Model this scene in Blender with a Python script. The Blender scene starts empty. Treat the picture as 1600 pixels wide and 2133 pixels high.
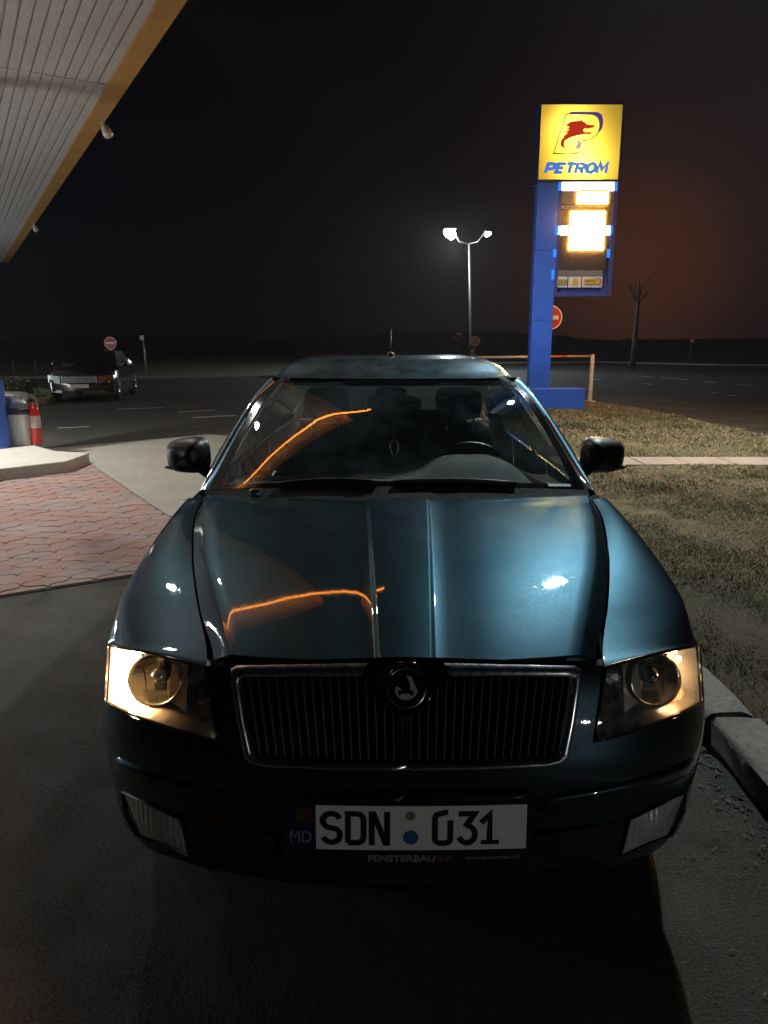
import bpy, bmesh, math, random
from mathutils import Vector, Matrix
import numpy as np
random.seed(7); np.random.seed(7)
scn = bpy.context.scene
COL = scn.collection

# ------------------------------------------------------------------ camera, world, lights, exposure
FOC, CAMH = 1500.0, 1.5                      # focal length in photograph pixels (photo is 2133 high), eye height
PITCH = math.atan(346.0/FOC)
SP, CP = math.sin(PITCH), math.cos(PITCH)
cam_d = bpy.data.cameras.new('camera')
cam_d.sensor_fit = 'VERTICAL'; cam_d.sensor_height = 36.0
cam_d.lens = FOC/2133.0*36.0
cam_d.clip_start = 0.05; cam_d.clip_end = 2500
cam = bpy.data.objects.new('camera', cam_d); COL.objects.link(cam)
cam.location = (0, 0, CAMH); cam.rotation_euler = (math.pi/2 - PITCH, 0, 0)
scn.camera = cam

world = bpy.data.worlds.new('World'); scn.world = world; world.use_nodes = True
wn = world.node_tree.nodes; wl = world.node_tree.links
bg = wn['Background']
sky = wn.new('ShaderNodeTexSky'); sky.sky_type = 'NISHITA'; sky.sun_disc = False
sky.sun_elevation = math.radians(1.0); sky.sun_rotation = math.radians(200)
scl = wn.new('ShaderNodeVectorMath'); scl.operation = 'SCALE'; scl.inputs[3].default_value = 0.0002
wl.new(sky.outputs[0], scl.inputs[0])
# night sky: navy overhead and to the left, a brown glow put into the sky behind the price sign for its bloom
wtc = wn.new('ShaderNodeTexCoord')
def wdot(v):
    d = wn.new('ShaderNodeVectorMath'); d.operation = 'DOT_PRODUCT'; d.inputs[1].default_value = Vector(v).normalized(); wl.new(wtc.outputs['Generated'], d.inputs[0]); return d.outputs['Value']
def wramp(fac, stops):
    r = wn.new('ShaderNodeValToRGB'); e = r.color_ramp.elements; r.color_ramp.interpolation = 'B_SPLINE'
    while len(e) > 1: e.remove(e[-1])
    for k, (p, c) in enumerate(stops):
        el = e[0] if k == 0 else e.new(p)
        el.position = p; el.color = (*c, 1)
    wl.new(fac, r.inputs[0]); return r.outputs[0]
wbase = wramp(wdot((.86, .42, .28)), [(0.0, (.0002, .0010, .0026)), (.45, (.0012, .0012, .0019)), (.9, (.0055, .0042, .0068))])
wglow = wramp(wdot((.335, 1.0, .10)), [(.90, (0, 0, 0)), (.955, (.0008, .0004, .0003)), (.98, (.0030, .0012, .0007)), (.993, (.0095, .0031, .0011)), (1.0, (.046, .0125, .0025))])
def wsum(p, q):
    ad = wn.new('ShaderNodeVectorMath'); ad.operation = 'ADD'; wl.new(p, ad.inputs[0]); wl.new(q, ad.inputs[1]); return ad.outputs[0]
wl.new(wsum(wsum(wbase, wglow), scl.outputs[0]), bg.inputs[0]); bg.inputs[1].default_value = 1.0

vs = scn.view_settings
vs.view_transform = 'Standard'; vs.look = 'None'; vs.exposure = 0.0; vs.gamma = 1.0
vs.use_curve_mapping = False
cy = scn.cycles
cy.use_denoising = True
try: cy.denoiser = 'OPENIMAGEDENOISE'
except Exception: pass
cy.max_bounces = 7; cy.diffuse_bounces = 3; cy.glossy_bounces = 4; cy.transmission_bounces = 6
cy.transparent_max_bounces = 10; cy.volume_bounces = 0
cy.caustics_reflective = False; cy.caustics_refractive = False
cy.sample_clamp_indirect = 4.0
cy.use_light_tree = True

def lamp(kind, name, loc, power, col, size=0.2, target=None, spot=None, blend=0.5):
    d = bpy.data.lights.new(name, kind); d.energy = power; d.color = col
    if kind == 'AREA':
        d.shape = 'DISK'; d.size = size
    else:
        d.shadow_soft_size = size
    if kind == 'SPOT':
        d.spot_size = math.radians(spot or 120); d.spot_blend = blend
    o = bpy.data.objects.new(name, d); COL.objects.link(o); o.location = loc
    if target is not None:
        o.rotation_euler = (Vector(target)-Vector(loc)).to_track_quat('-Z', 'Y').to_euler()
    return o
CANOPY_BACK = 2.65
DOWN = lambda p: (p[0], p[1], 0)
for p, w in (((-2.42, 5.96, 4.62), 42), ((-5.9, 8.6, 4.62), 290), ((-5.6, 5.4, 4.62), 60), ((-8.6, 11.2, 4.62), 85), ((-13.5, 21.5, 4.62), 50)):
    o = lamp('AREA', 'canopy_downlight', p, w, (1.0, .97, .91), .15, target=DOWN(p)); o.data.spread = math.radians(128)
o = lamp('AREA', 'flood_light', (2.02, 6.0, 4.6), 80, (.80, .95, 1.0), .12, target=(.4, 3.0, 0)); o.data.spread = math.radians(112)
o = lamp('AREA', 'verge_light', (4.9, 8.0, 6.9), 370, (.98, .97, .92), .12, target=(4.4, 10.0, 0)); o.data.spread = math.radians(105)
lamp('AREA', 'soffit_fill', (-13.0, 7.5, .9), 400, (1.0, .97, .96), 3.0, target=(-7.0, 8.5, 4.7))  # unseen upward fill, added to brighten the canopy soffit
lamp('AREA', 'soffit_fill', (-18.0, 17.0, .9), 420, (.97, .98, 1.0), 3.0, target=(-12.5, 19.5, 4.7))  # second added fill, for the far end of the soffit
lamp('SPOT', 'street_light', (4.7, 50.9, 8.0), 3500, (.88, .97, 1.0), .3, target=(3.0, 36, 0), spot=120, blend=.8)
lamp('SPOT', 'sign_fill', (-2.5, 5.2, 4.5), 2500, (.84, .88, 1.0), .15, target=(3.7, 16.3, 2.9), spot=21, blend=.9)  # unseen spot added to brighten the sign post
lamp('POINT', 'price_led_glow', (4.2, 15.2, 4.3), 40, (1.0, .45, .10), .35)
lamp('POINT', 'price_led_glow', (4.5, 17.1, 3.6), 420, (1.0, .40, .06), .35)
lamp('POINT', 'emblem_tube', (4.15, 16.62, 5.20), 75, (1.0, .93, .80), .05)
lamp('POINT', 'emblem_tube', (3.9, 16.56, 5.85), 55, (1.0, .93, .80), .10)
lamp('SPOT', 'front_fill', (4.6, -4.6, 1.5), 150, (.97, .98, 1.0), .05, target=(.50, 1.4, .60), spot=15, blend=.6)  # unseen spot added behind the camera to light the car's front
lamp('POINT', 'street_lamp_glow', (4.65, 50.6, 8.0), 1100, (.80, .97, 1.0), .3)


# ------------------------------------------------------------------ geometry helpers
def ray(px, py):
    x = (px-800)/FOC; u = (1066.5-py)/FOC
    return x, CP+u*SP, -SP+u*CP
def G(px, py, z=0.0):
    r = ray(px, py); k = (z-CAMH)/r[2]
    return r[0]*k, r[1]*k
def AY(px, py, Y):
    r = ray(px, py); k = Y/r[1]
    return r[0]*k, Y, CAMH+r[2]*k

def pchip(xs, ys):
    n = len(xs); h = [xs[i+1]-xs[i] for i in range(n-1)]
    d = [(ys[i+1]-ys[i])/h[i] for i in range(n-1)]
    m = [0.0]*n
    m[0], m[-1] = d[0], d[-1]
    for i in range(1, n-1):
        if d[i-1]*d[i] <= 0: m[i] = 0
        else:
            w1 = 2*h[i]+h[i-1]; w2 = h[i]+2*h[i-1]
            m[i] = (w1+w2)/(w1/d[i-1]+w2/d[i])
    def f(x):
        if x <= xs[0]: return ys[0]
        if x >= xs[-1]: return ys[-1]
        i = 0
        while x > xs[i+1]: i += 1
        t = (x-xs[i])/h[i]; t2 = t*t; t3 = t2*t
        return (2*t3-3*t2+1)*ys[i]+(t3-2*t2+t)*h[i]*m[i]+(-2*t3+3*t2)*ys[i+1]+(t3-t2)*h[i]*m[i+1]
    return f
def lerp(a, b, t): return a+(b-a)*t
def vl(a, b, t): return tuple(lerp(a[i], b[i], t) for i in range(len(a)))
def poly_at(pts, t):
    """point at fraction t of a polyline given as tuples (parameter = index, evenly)"""
    n = len(pts)-1; s = min(max(t, 0), 1)*n; i = min(int(s), n-1)
    return vl(pts[i], pts[i+1], s-i)
def smooth_poly(pts):
    """smooth curve through tuples by chord length, returns f(t)"""
    acc = [0.0]
    for a, b in zip(pts, pts[1:]):
        acc.append(acc[-1]+max(1e-6, math.dist(a, b)))
    acc = [v/acc[-1] for v in acc]
    fs = [pchip(acc, [p[k] for p in pts]) for k in range(len(pts[0]))]
    return lambda t: tuple(f(t) for f in fs)
def sstep(a, b, x):
    t = min(max((x-a)/(b-a), 0), 1); return t*t*(3-2*t)

class MB:
    def __init__(s): s.v = []; s.f = []; s.m = []
    def add(s, vs_, fs_, mi=0):
        o = len(s.v); s.v += [tuple(p) for p in vs_]
        s.f += [tuple(i+o for i in f) for f in fs_]; s.m += [mi]*len(fs_)
        return s
    def grid(s, rows, mi=0, closed=False, flip=False):
        nr = len(rows); nc = len(rows[0]); vs_ = [p for r in rows for p in r]; fs_ = []
        for i in range(nr-1):
            for j in range(nc if closed else nc-1):
                a = i*nc+j; b = i*nc+(j+1) % nc; c = b+nc; d = a+nc
                fs_.append((a, d, c, b) if flip else (a, b, c, d))
        return s.add(vs_, fs_, mi)
    def box(s, x0, x1, y0, y1, z0, z1, mi=0, M=None):
        p = [(x, y, z) for z in (z0, z1) for y in (y0, y1) for x in (x0, x1)]
        if M: p = [tuple(M @ Vector(q)) for q in p]
        return s.add(p, [(0, 2, 3, 1), (4, 5, 7, 6), (0, 1, 5, 4), (2, 6, 7, 3), (0, 4, 6, 2), (1, 3, 7, 5)], mi)
    def tube(s, pts, r, n=8, closed=False, mi=0, cap=True, sq=None):
        P = [Vector(p) for p in pts]; N = len(P); rings = []
        up = Vector((0, 0, 1))
        prev = None
        for i in range(N):
            if closed: t = (P[(i+1) % N]-P[i-1])
            else: t = P[min(i+1, N-1)]-P[max(i-1, 0)]
            t = t.normalized() if t.length > 1e-9 else Vector((0, 1, 0))
            if prev is None:
                a = up if abs(t.dot(up)) < .95 else Vector((0, 1, 0))
                u = t.cross(a).normalized()
            else:
                u = (prev - t*prev.dot(t)); u = u.normalized() if u.length > 1e-6 else t.orthogonal().normalized()
            prev = u; w = t.cross(u)
            ri = r[i] if isinstance(r, (list, tuple)) else r
            rings.append([tuple(P[i]+(u*math.cos(2*math.pi*k/n)+w*math.sin(2*math.pi*k/n))*ri) for k in range(n)])
        o = len(s.v)
        if closed: rings.append(rings[0])
        s.grid(rings, mi, closed=True)
        if cap and not closed:
            s.f.append(tuple(o+k for k in reversed(range(n)))); s.m.append(mi)
            s.f.append(tuple(o+(N-1)*n+k for k in range(n))); s.m.append(mi)
        return s
    def lathe(s, prof, c, n=24, axis='Z', mi=0, arc=1.0):
        rows = []
        for r, h in prof:
            row = []
            for k in range(n if arc == 1.0 else n+1):
                a = 2*math.pi*arc*k/n
                if axis == 'Z': p = (c[0]+r*math.cos(a), c[1]+r*math.sin(a), c[2]+h)
                elif axis == 'X': p = (c[0]+h, c[1]+r*math.cos(a), c[2]+r*math.sin(a))
                else: p = (c[0]+r*math.cos(a), c[1]+h, c[2]+r*math.sin(a))
                row.append(p)
            rows.append(row)
        return s.grid(rows, mi, closed=(arc == 1.0))
    def prism(s, poly, fn, d0, d1, mi=0):
        """poly: 2-D outline; fn(u,v,d) -> 3-D"""
        n = len(poly); vs_ = [fn(u, v, d0) for u, v in poly]+[fn(u, v, d1) for u, v in poly]
        fs_ = [tuple(reversed(range(n))), tuple(range(n, 2*n))]+[(i, (i+1) % n, n+(i+1) % n, n+i) for i in range(n)]
        return s.add(vs_, fs_, mi)
    def ribbon(s, pts, w, fn, d0, d1, closed=False, mi=0):
        """flat stroke of width w along 2-D polyline, extruded d0..d1 through fn(u,v,d)"""
        n = len(pts); L = []; R = []
        for i in range(n):
            p = Vector(pts[i])
            if closed: a = Vector(pts[i-1]); b = Vector(pts[(i+1) % n])
            else: a = Vector(pts[max(i-1, 0)]); b = Vector(pts[min(i+1, n-1)])
            t1 = (p-a).normalized() if (p-a).length > 1e-9 else (b-p).normalized()
            t2 = (b-p).normalized() if (b-p).length > 1e-9 else t1
            t = (t1+t2).normalized() if (t1+t2).length > 1e-6 else t1
            nn = Vector((-t.y, t.x)); k = 1/max(.5, nn.dot(Vector((-t1.y, t1.x))))
            ww = w[i] if isinstance(w, (list, tuple)) else w
            L.append(p+nn*ww/2*k); R.append(p-nn*ww/2*k)
        rows = []
        for i in range(n):
            rows.append([fn(L[i].x, L[i].y, d0), fn(L[i].x, L[i].y, d1), fn(R[i].x, R[i].y, d1), fn(R[i].x, R[i].y, d0)])
        if closed: rows.append(rows[0])
        s.grid(rows, mi, closed=True)
        if not closed:
            o = len(s.v)-len(rows)*4; e = len(s.v)-4
            s.f += [(o, o+1, o+2, o+3), (e+3, e+2, e+1, e)]; s.m += [mi, mi]
        return s
    def mirror(s):
        n = len(s.v); s.v += [(-x, y, z) for x, y, z in s.v]
        s.f += [tuple(n+i for i in reversed(f)) for f in s.f]; s.m += list(s.m); return s
    def xform(s, fn): s.v = [fn(*p) for p in s.v]; return s
    def mesh(s, name, mats, smooth=True, weld=0.0, fixn=False):
        me = bpy.data.meshes.new(name); me.from_pydata(s.v, [], s.f)
        if not isinstance(mats, (list, tuple)): mats = [mats]
        for m in mats: me.materials.append(m)
        if len(mats) > 1: me.polygons.foreach_set('material_index', s.m)
        if weld or fixn:
            bm = bmesh.new(); bm.from_mesh(me)
            if weld: bmesh.ops.remove_doubles(bm, verts=bm.verts, dist=weld)
            if fixn: bmesh.ops.recalc_face_normals(bm, faces=bm.faces)
            bm.to_mesh(me); bm.free()
        if smooth: me.polygons.foreach_set('use_smooth', [True]*len(me.polygons))
        me.update(); return me
    def build(s, name, mats, parent=None, smooth=True, origin=None, weld=0.0, fixn=True, bevel=0, sharp=None, subsurf=0, seg=2):
        if parent is not None and origin is None: origin = world_loc(parent)
        if origin is not None:
            ox, oy, oz = origin; s.v = [(x-ox, y-oy, z-oz) for x, y, z in s.v]
        me = s.mesh(name, mats, smooth, weld, fixn)
        o = bpy.data.objects.new(name, me); COL.objects.link(o)
        if parent is not None: o.parent = parent
        elif origin is not None: o.location = origin
        if bevel:
            b = o.modifiers.new('bevel', 'BEVEL'); b.width = bevel; b.segments = seg; b.limit_method = 'ANGLE'; b.angle_limit = math.radians(35)
        if subsurf:
            m = o.modifiers.new('sub', 'SUBSURF'); m.levels = subsurf; m.render_levels = subsurf
        if smooth and (sharp is not None):
            set_sharp(me, sharp)
        return o
def set_sharp(me, deg):
    bm = bmesh.new(); bm.from_mesh(me); a = math.radians(deg)
    for e in bm.edges:
        if len(e.link_faces) == 2 and e.calc_face_angle(0) > a: e.smooth = False
    bm.to_mesh(me); bm.free()
def world_loc(o):
    v = Vector((0, 0, 0))
    while o is not None: v = v+o.location; o = o.parent
    return tuple(v)
def tag(o, label=None, cat=None, group=None, kind=None):
    if label: o['label'] = label
    if cat: o['category'] = cat
    if group: o['group'] = group
    if kind: o['kind'] = kind
    return o
def thing(name, label, cat, loc, group=None):
    o = bpy.data.objects.new(name, None); COL.objects.link(o); o.location = loc; o.empty_display_size = .1
    return tag(o, label, cat, group)
def copy_tree(o, parent=None):
    c = o.copy(); COL.objects.link(c)
    if parent is not None: c.parent = parent
    for ch in list(o.children): copy_tree(ch, c)
    return c
def text_mesh(txt, size, extrude=0.0, shear=0.0, bold=0.0, align='CENTER', spacing=1.0):
    cu = bpy.data.curves.new('txt', 'FONT'); cu.body = txt; cu.size = size; cu.extrude = extrude; cu.shear = shear
    cu.offset = bold; cu.align_x = align; cu.align_y = 'CENTER'; cu.space_character = spacing; cu.resolution_u = 4
    o = bpy.data.objects.new('txt', cu); COL.objects.link(o)
    dg = bpy.context.evaluated_depsgraph_get(); dg.update()
    me = bpy.data.meshes.new_from_object(o.evaluated_get(dg))
    bpy.data.objects.remove(o); bpy.data.curves.remove(cu)
    return me
def text_into(mb, txt, size, fn, d0, d1, mi=0, width=None, **k):
    me = text_mesh(txt, size, extrude=.5, **k)
    co = [v.co for v in me.vertices]
    if width:
        w = max(c.x for c in co)-min(c.x for c in co); q = width/w
    else: q = 1
    mb.add([fn(c.x*q, c.y, d0 if c.z < 0 else d1) for c in co], [tuple(p.vertices) for p in me.polygons], mi)
    bpy.data.meshes.remove(me)

def rrect(x0, x1, y0, y1, r, n=4):
    pts = []
    for cx_, cy_, a0 in ((x1-r, y1-r, 0), (x0+r, y1-r, 90), (x0+r, y0+r, 180), (x1-r, y0+r, 270)):
        for k in range(n+1):
            a = math.radians(a0+90*k/n); pts.append((cx_+r*math.cos(a), cy_+r*math.sin(a)))
    return pts
# ------------------------------------------------------------------ materials
def nodes(name):
    m = bpy.data.materials.new(name); m.use_nodes = True
    return m, m.node_tree.nodes, m.node_tree.links, m.node_tree.nodes['Principled BSDF']
def noise(n, l, scale, detail=6, rough=.6, coord=None, stretch=None, kind='noise'):
    tc = coord or n.new('ShaderNodeTexCoord').outputs['Object']
    if stretch:
        mp = n.new('ShaderNodeMapping'); mp.inputs['Scale'].default_value = stretch; l.new(tc, mp.inputs[0]); tc = mp.outputs[0]
    if kind == 'vor':
        t = n.new('ShaderNodeTexVoronoi'); t.inputs['Scale'].default_value = scale; l.new(tc, t.inputs['Vector']); return t.outputs['Distance']
    t = n.new('ShaderNodeTexNoise'); t.inputs['Scale'].default_value = scale; t.inputs['Detail'].default_value = detail
    t.inputs['Roughness'].default_value = rough; l.new(tc, t.inputs['Vector']); return t.outputs['Fac']
def ramp(n, l, fac, stops):
    r = n.new('ShaderNodeValToRGB'); e = r.color_ramp.elements
    while len(e) > 1: e.remove(e[-1])
    for i, (p, c) in enumerate(stops):
        if isinstance(c, (int, float)): c = (c, c, c)
        if i == 0: e[0].position = p; el = e[0]
        else: el = e.new(p)
        el.color = (*c[:3], 1)
    l.new(fac, r.inputs[0]); return r.outputs[0]
def mixc(n, l, fac, a, b, blend='MIX'):
    m = n.new('ShaderNodeMix'); m.data_type = 'RGBA'; m.blend_type = blend
    for s_, v in ((m.inputs[0], fac), (m.inputs[6], a), (m.inputs[7], b)):
        if isinstance(v, (int, float)): s_.default_value = v if s_ == m.inputs[0] else (v, v, v, 1)
        elif isinstance(v, tuple): s_.default_value = (*v[:3], 1)
        else: l.new(v, s_)
    return m.outputs[2]
def bump(n, l, p, h, strength=.3, dist=.01, slot='Normal', prev=None):
    b = n.new('ShaderNodeBump'); b.inputs['Strength'].default_value = strength; b.inputs['Distance'].default_value = dist
    l.new(h, b.inputs['Height'])
    if prev: l.new(prev, b.inputs['Normal'])
    if slot: l.new(b.outputs[0], p.inputs[slot])
    return b.outputs[0]
def mat(name, col, rough=.6, metal=0.0, var=.18, scale=8, bmp=0.0, bscale=60, coat=0.0, coatr=.05, spec=.5, rvar=.1, emit=None, estr=0.0):
    """principled with colour grain, roughness wear and fine relief"""
    m, n, l, p = nodes(name)
    f = noise(n, l, scale)
    c = ramp(n, l, f, [(.3, tuple(x*(1-var) for x in col)), (.7, tuple(min(1, x*(1+var)) for x in col))])
    l.new(c, p.inputs['Base Color'])
    f2 = noise(n, l, scale*3.1)
    l.new(ramp(n, l, f2, [(.3, max(.02, rough-rvar)), (.7, min(1, rough+rvar))]), p.inputs['Roughness'])
    p.inputs['Metallic'].default_value = metal; p.inputs['Specular IOR Level'].default_value = spec
    p.inputs['Coat Weight'].default_value = coat; p.inputs['Coat Roughness'].default_value = coatr
    if bmp: bump(n, l, p, noise(n, l, bscale), bmp)
    if emit: p.inputs['Emission Color'].default_value = (*emit, 1); p.inputs['Emission Strength'].default_value = estr
    return m
def emis(name, col, strength):
    m = bpy.data.materials.new(name); m.use_nodes = True; n = m.node_tree.nodes; n.clear()
    e = n.new('ShaderNodeEmission'); e.inputs[0].default_value = (*col, 1); e.inputs[1].default_value = strength
    o = n.new('ShaderNodeOutputMaterial'); m.node_tree.links.new(e.outputs[0], o.inputs[0]); return m
def glass(name, tint=(.8, .85, .85), rough=.0, ior=1.45, dirt=.0, dirtcol=(.35, .42, .44), dscale=2.5, boost=0.0):
    m = bpy.data.materials.new(name); m.use_nodes = True; n = m.node_tree.nodes; l = m.node_tree.links; n.clear()
    o = n.new('ShaderNodeOutputMaterial'); t = n.new('ShaderNodeBsdfTransparent'); g = n.new('ShaderNodeBsdfGlossy')
    t.inputs[0].default_value = (*tint, 1); g.inputs['Roughness'].default_value = rough; g.inputs['Color'].default_value = (.95, .97, 1, 1)
    fr = n.new('ShaderNodeFresnel'); fr.inputs[0].default_value = ior
    mx = n.new('ShaderNodeMixShader'); l.new(t.outputs[0], mx.inputs[1]); l.new(g.outputs[0], mx.inputs[2])
    ge = n.new('ShaderNodeNewGeometry')          # both faces of the pane reflect alike
    mr = n.new('ShaderNodeMapRange'); mr.inputs[3].default_value = ior; mr.inputs[4].default_value = 1/ior
    l.new(ge.outputs['Backfacing'], mr.inputs[0]); l.new(mr.outputs[0], fr.inputs[0])
    ad = n.new('ShaderNodeMath'); ad.operation = 'ADD'; ad.inputs[1].default_value = boost; l.new(fr.outputs[0], ad.inputs[0]); ad.use_clamp = True
    l.new(ad.outputs[0], mx.inputs[0])
    out = mx.outputs[0]
    if dirt:
        d = n.new('ShaderNodeBsdfDiffuse'); d.inputs[0].default_value = (*dirtcol, 1)
        f = noise(n, l, dscale, 7, .62); f = ramp(n, l, f, [(.42, .12), (.68, 1.0)])
        mu = n.new('ShaderNodeMath'); mu.operation = 'MULTIPLY'; mu.inputs[1].default_value = dirt; l.new(f, mu.inputs[0])
        m2 = n.new('ShaderNodeMixShader'); l.new(mu.outputs[0], m2.inputs[0]); l.new(out, m2.inputs[1]); l.new(d.outputs[0], m2.inputs[2]); out = m2.outputs[0]
    l.new(out, o.inputs[0]); return m
CHROME = mat('chrome', (.62, .63, .64), .09, 1.0, .05, 20, rvar=.05)
BLACKP = mat('black_plastic', (.012, .012, .013), .42, 0, .25, 30, .12, 220)
BLACKG = mat('gloss_black', (.006, .006, .007), .09, 0, .2, 20, rvar=.04)
RUBBER = mat('rubber', (.016, .016, .016), .75, 0, .2, 40, .15, 200)
DARKIN = mat('dark_void', (.004, .004, .004), .9, 0, .2, 20)
RIM = mat('alloy_rim', (.35, .35, .36), .3, .9, .1, 15)
# ------------------------------------------------------------------ ground
E1 = Vector((.863, .505)); E2 = Vector((-.505, .863))     # station axes: along the paving edge, along the canopy
def ground_mat(name, stops, s1, s2, bmp, bscale, rough=.85, speck=None, stain=None):
    m, n, l, p = nodes(name)
    tc = n.new('ShaderNodeTexCoord').outputs['Object']
    a = noise(n, l, s1, 8, .65, tc); b = noise(n, l, s2, 5, .7, tc)
    mx = n.new('ShaderNodeMath'); mx.operation = 'MULTIPLY_ADD'; mx.inputs[1].default_value = .55; l.new(b, mx.inputs[0])
    m2 = n.new('ShaderNodeMath'); m2.operation = 'MULTIPLY'; m2.inputs[1].default_value = .45; l.new(a, m2.inputs[0]); l.new(m2.outputs[0], mx.inputs[2])
    c = ramp(n, l, mx.outputs[0], stops)
    if speck:
        v = noise(n, l, speck[0], 2, .5, tc); c = mixc(n, l, ramp(n, l, v, [(speck[1], 0.0), (speck[1]+.05, 1.0)]), c, speck[2])
    if stain:
        v = noise(n, l, stain[0], 4, .55, tc, stain[3] if len(stain) > 3 else None); c = mixc(n, l, ramp(n, l, v, [(stain[1], 0.0), (stain[1]+.14, .8)]), c, stain[2])
    l.new(c, p.inputs['Base Color']); p.inputs['Roughness'].default_value = rough
    p.inputs['Specular IOR Level'].default_value = .35
    bump(n, l, p, noise(n, l, bscale, 4, .7, tc), bmp, .01)
    return m
def asphalt_mat():
    m, n, l, p = nodes('asphalt'); tc = n.new('ShaderNodeTexCoord').outputs['Object']
    agg = noise(n, l, 95, 3, .75, tc); fine = noise(n, l, 260, 2, .6, tc); big = noise(n, l, .7, 6, .6, tc); mid = noise(n, l, 5, 6, .65, tc)
    c = ramp(n, l, agg, [(.30, (.017, .017, .015)), (.46, (.036, .035, .031)), (.60, (.062, .059, .052)), (.74, (.15, .142, .125))])
    c = mixc(n, l, ramp(n, l, mid, [(.40, .45), (.62, 0.0)]), c, (.030, .030, .028))
    c = mixc(n, l, ramp(n, l, big, [(.50, 0.0), (.66, .5)]), c, (.085, .081, .070))
    oil = noise(n, l, 1.6, 3, .5, tc); c = mixc(n, l, ramp(n, l, oil, [(.64, 0.0), (.72, .7)]), c, (.018, .018, .018))
    v = n.new('ShaderNodeTexVoronoi'); v.feature = 'DISTANCE_TO_EDGE'; v.inputs['Scale'].default_value = .42
    wob = n.new('ShaderNodeVectorMath'); wob.operation = 'ADD'; nv = n.new('ShaderNodeTexNoise'); nv.inputs['Scale'].default_value = 2.2; nv.inputs['Detail'].default_value = 6; l.new(tc, nv.inputs['Vector'])
    sc_ = n.new('ShaderNodeVectorMath'); sc_.operation = 'SCALE'; sc_.inputs[3].default_value = .8; l.new(nv.outputs['Color'], sc_.inputs[0]); l.new(tc, wob.inputs[0]); l.new(sc_.outputs[0], wob.inputs[1]); l.new(wob.outputs[0], v.inputs['Vector'])
    crack = ramp(n, l, v.outputs['Distance'], [(.0, 1.0), (.006, 0.0)]); gate = ramp(n, l, noise(n, l, .5, 3, .5, tc), [(.52, 0.0), (.58, .8)])
    cm = n.new('ShaderNodeMath'); cm.operation = 'MULTIPLY'; l.new(crack, cm.inputs[0]); l.new(gate, cm.inputs[1]); c = mixc(n, l, cm.outputs[0], c, (.012, .012, .011))
    l.new(c, p.inputs['Base Color']); l.new(ramp(n, l, mid, [(.3, .62), (.7, .9)]), p.inputs['Roughness']); p.inputs['Specular IOR Level'].default_value = .3
    b = bump(n, l, p, agg, .9, .012, None); b = bump(n, l, p, fine, .5, .005, None, b); inv = n.new('ShaderNodeMath'); inv.operation = 'SUBTRACT'; inv.inputs[0].default_value = 1; l.new(cm.outputs[0], inv.inputs[1]); bump(n, l, p, inv.outputs[0], .8, .01, 'Normal', b)
    return m
ASPH = asphalt_mat()
CONC = ground_mat('worn_concrete', [(.3, (.145, .140, .118)), (.5, (.205, .197, .168)), (.7, (.26, .25, .215))], .8, 14, .35, 60, .8, (60, .72, (.12, .11, .10)), (.5, .60, (.15, .145, .125)))
FIELD = ground_mat('field_soil', [(.3, (.09, .075, .05)), (.7, (.16, .135, .09))], .4, 6, .6, 20, .95)
SOIL = ground_mat('dry_turf_soil', [(.32, (.045, .037, .020)), (.5, (.105, .084, .046)), (.68, (.18, .145, .085))], 1.2, 22, 1.0, 55, .95, None, (.8, .55, (.045, .052, .022)))
JOINT = ground_mat('joint_sand', [(.3, (.07, .055, .048)), (.7, (.13, .10, .088))], 3, 40, .5, 90, .95, None, (.45, .50, (.19, .14, .12)))
PATHM = ground_mat('path_concrete', [(.3, (.20, .165, .135)), (.7, (.30, .25, .21))], 2, 25, .3, 70, .85)
PAINTW = ground_mat('road_paint', [(.30, (.20, .20, .19)), (.5, (.50, .50, .48)), (.7, (.62, .62, .60))], 3, 30, .3, 90, .7)
def sheet(name, pts, z, m, sub=0, kind='structure', parent=None):
    mb = MB(); mb.add([(x, y, z) for x, y in pts], [tuple(range(len(pts)))])
    o = mb.build(name, m, parent, smooth=False)
    if kind and parent is None: o['kind'] = kind
    return o
sheet('ground', [(-450, -38), (450, -38), (450, 268), (-450, 268)], -.03, FIELD)
sheet('asphalt_forecourt', [(-60, -25), (80, -25), (80, 46), (26, 57.5), (20, 67.5), (8, 64), (0, 40), (-6, 35), (-60, 32)], 0, ASPH)
# concrete apron beyond the paving
ap = [Vector(G(350, 1085)), ]
c0_ = Vector(G(189, 970)); c1_ = Vector(G(352, 1080))
far0, far1 = Vector(G(95, 938)), Vector(G(430, 908))
sheet('concrete_apron', [(-7.0, 8.2), tuple(c0_), tuple(c1_+Vector((0.0, -.0))), (1.0, 5.4), (1.0, 11.0), tuple(far1), tuple(far0), (-9.5, 11.5)], .0235, CONC)
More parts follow.
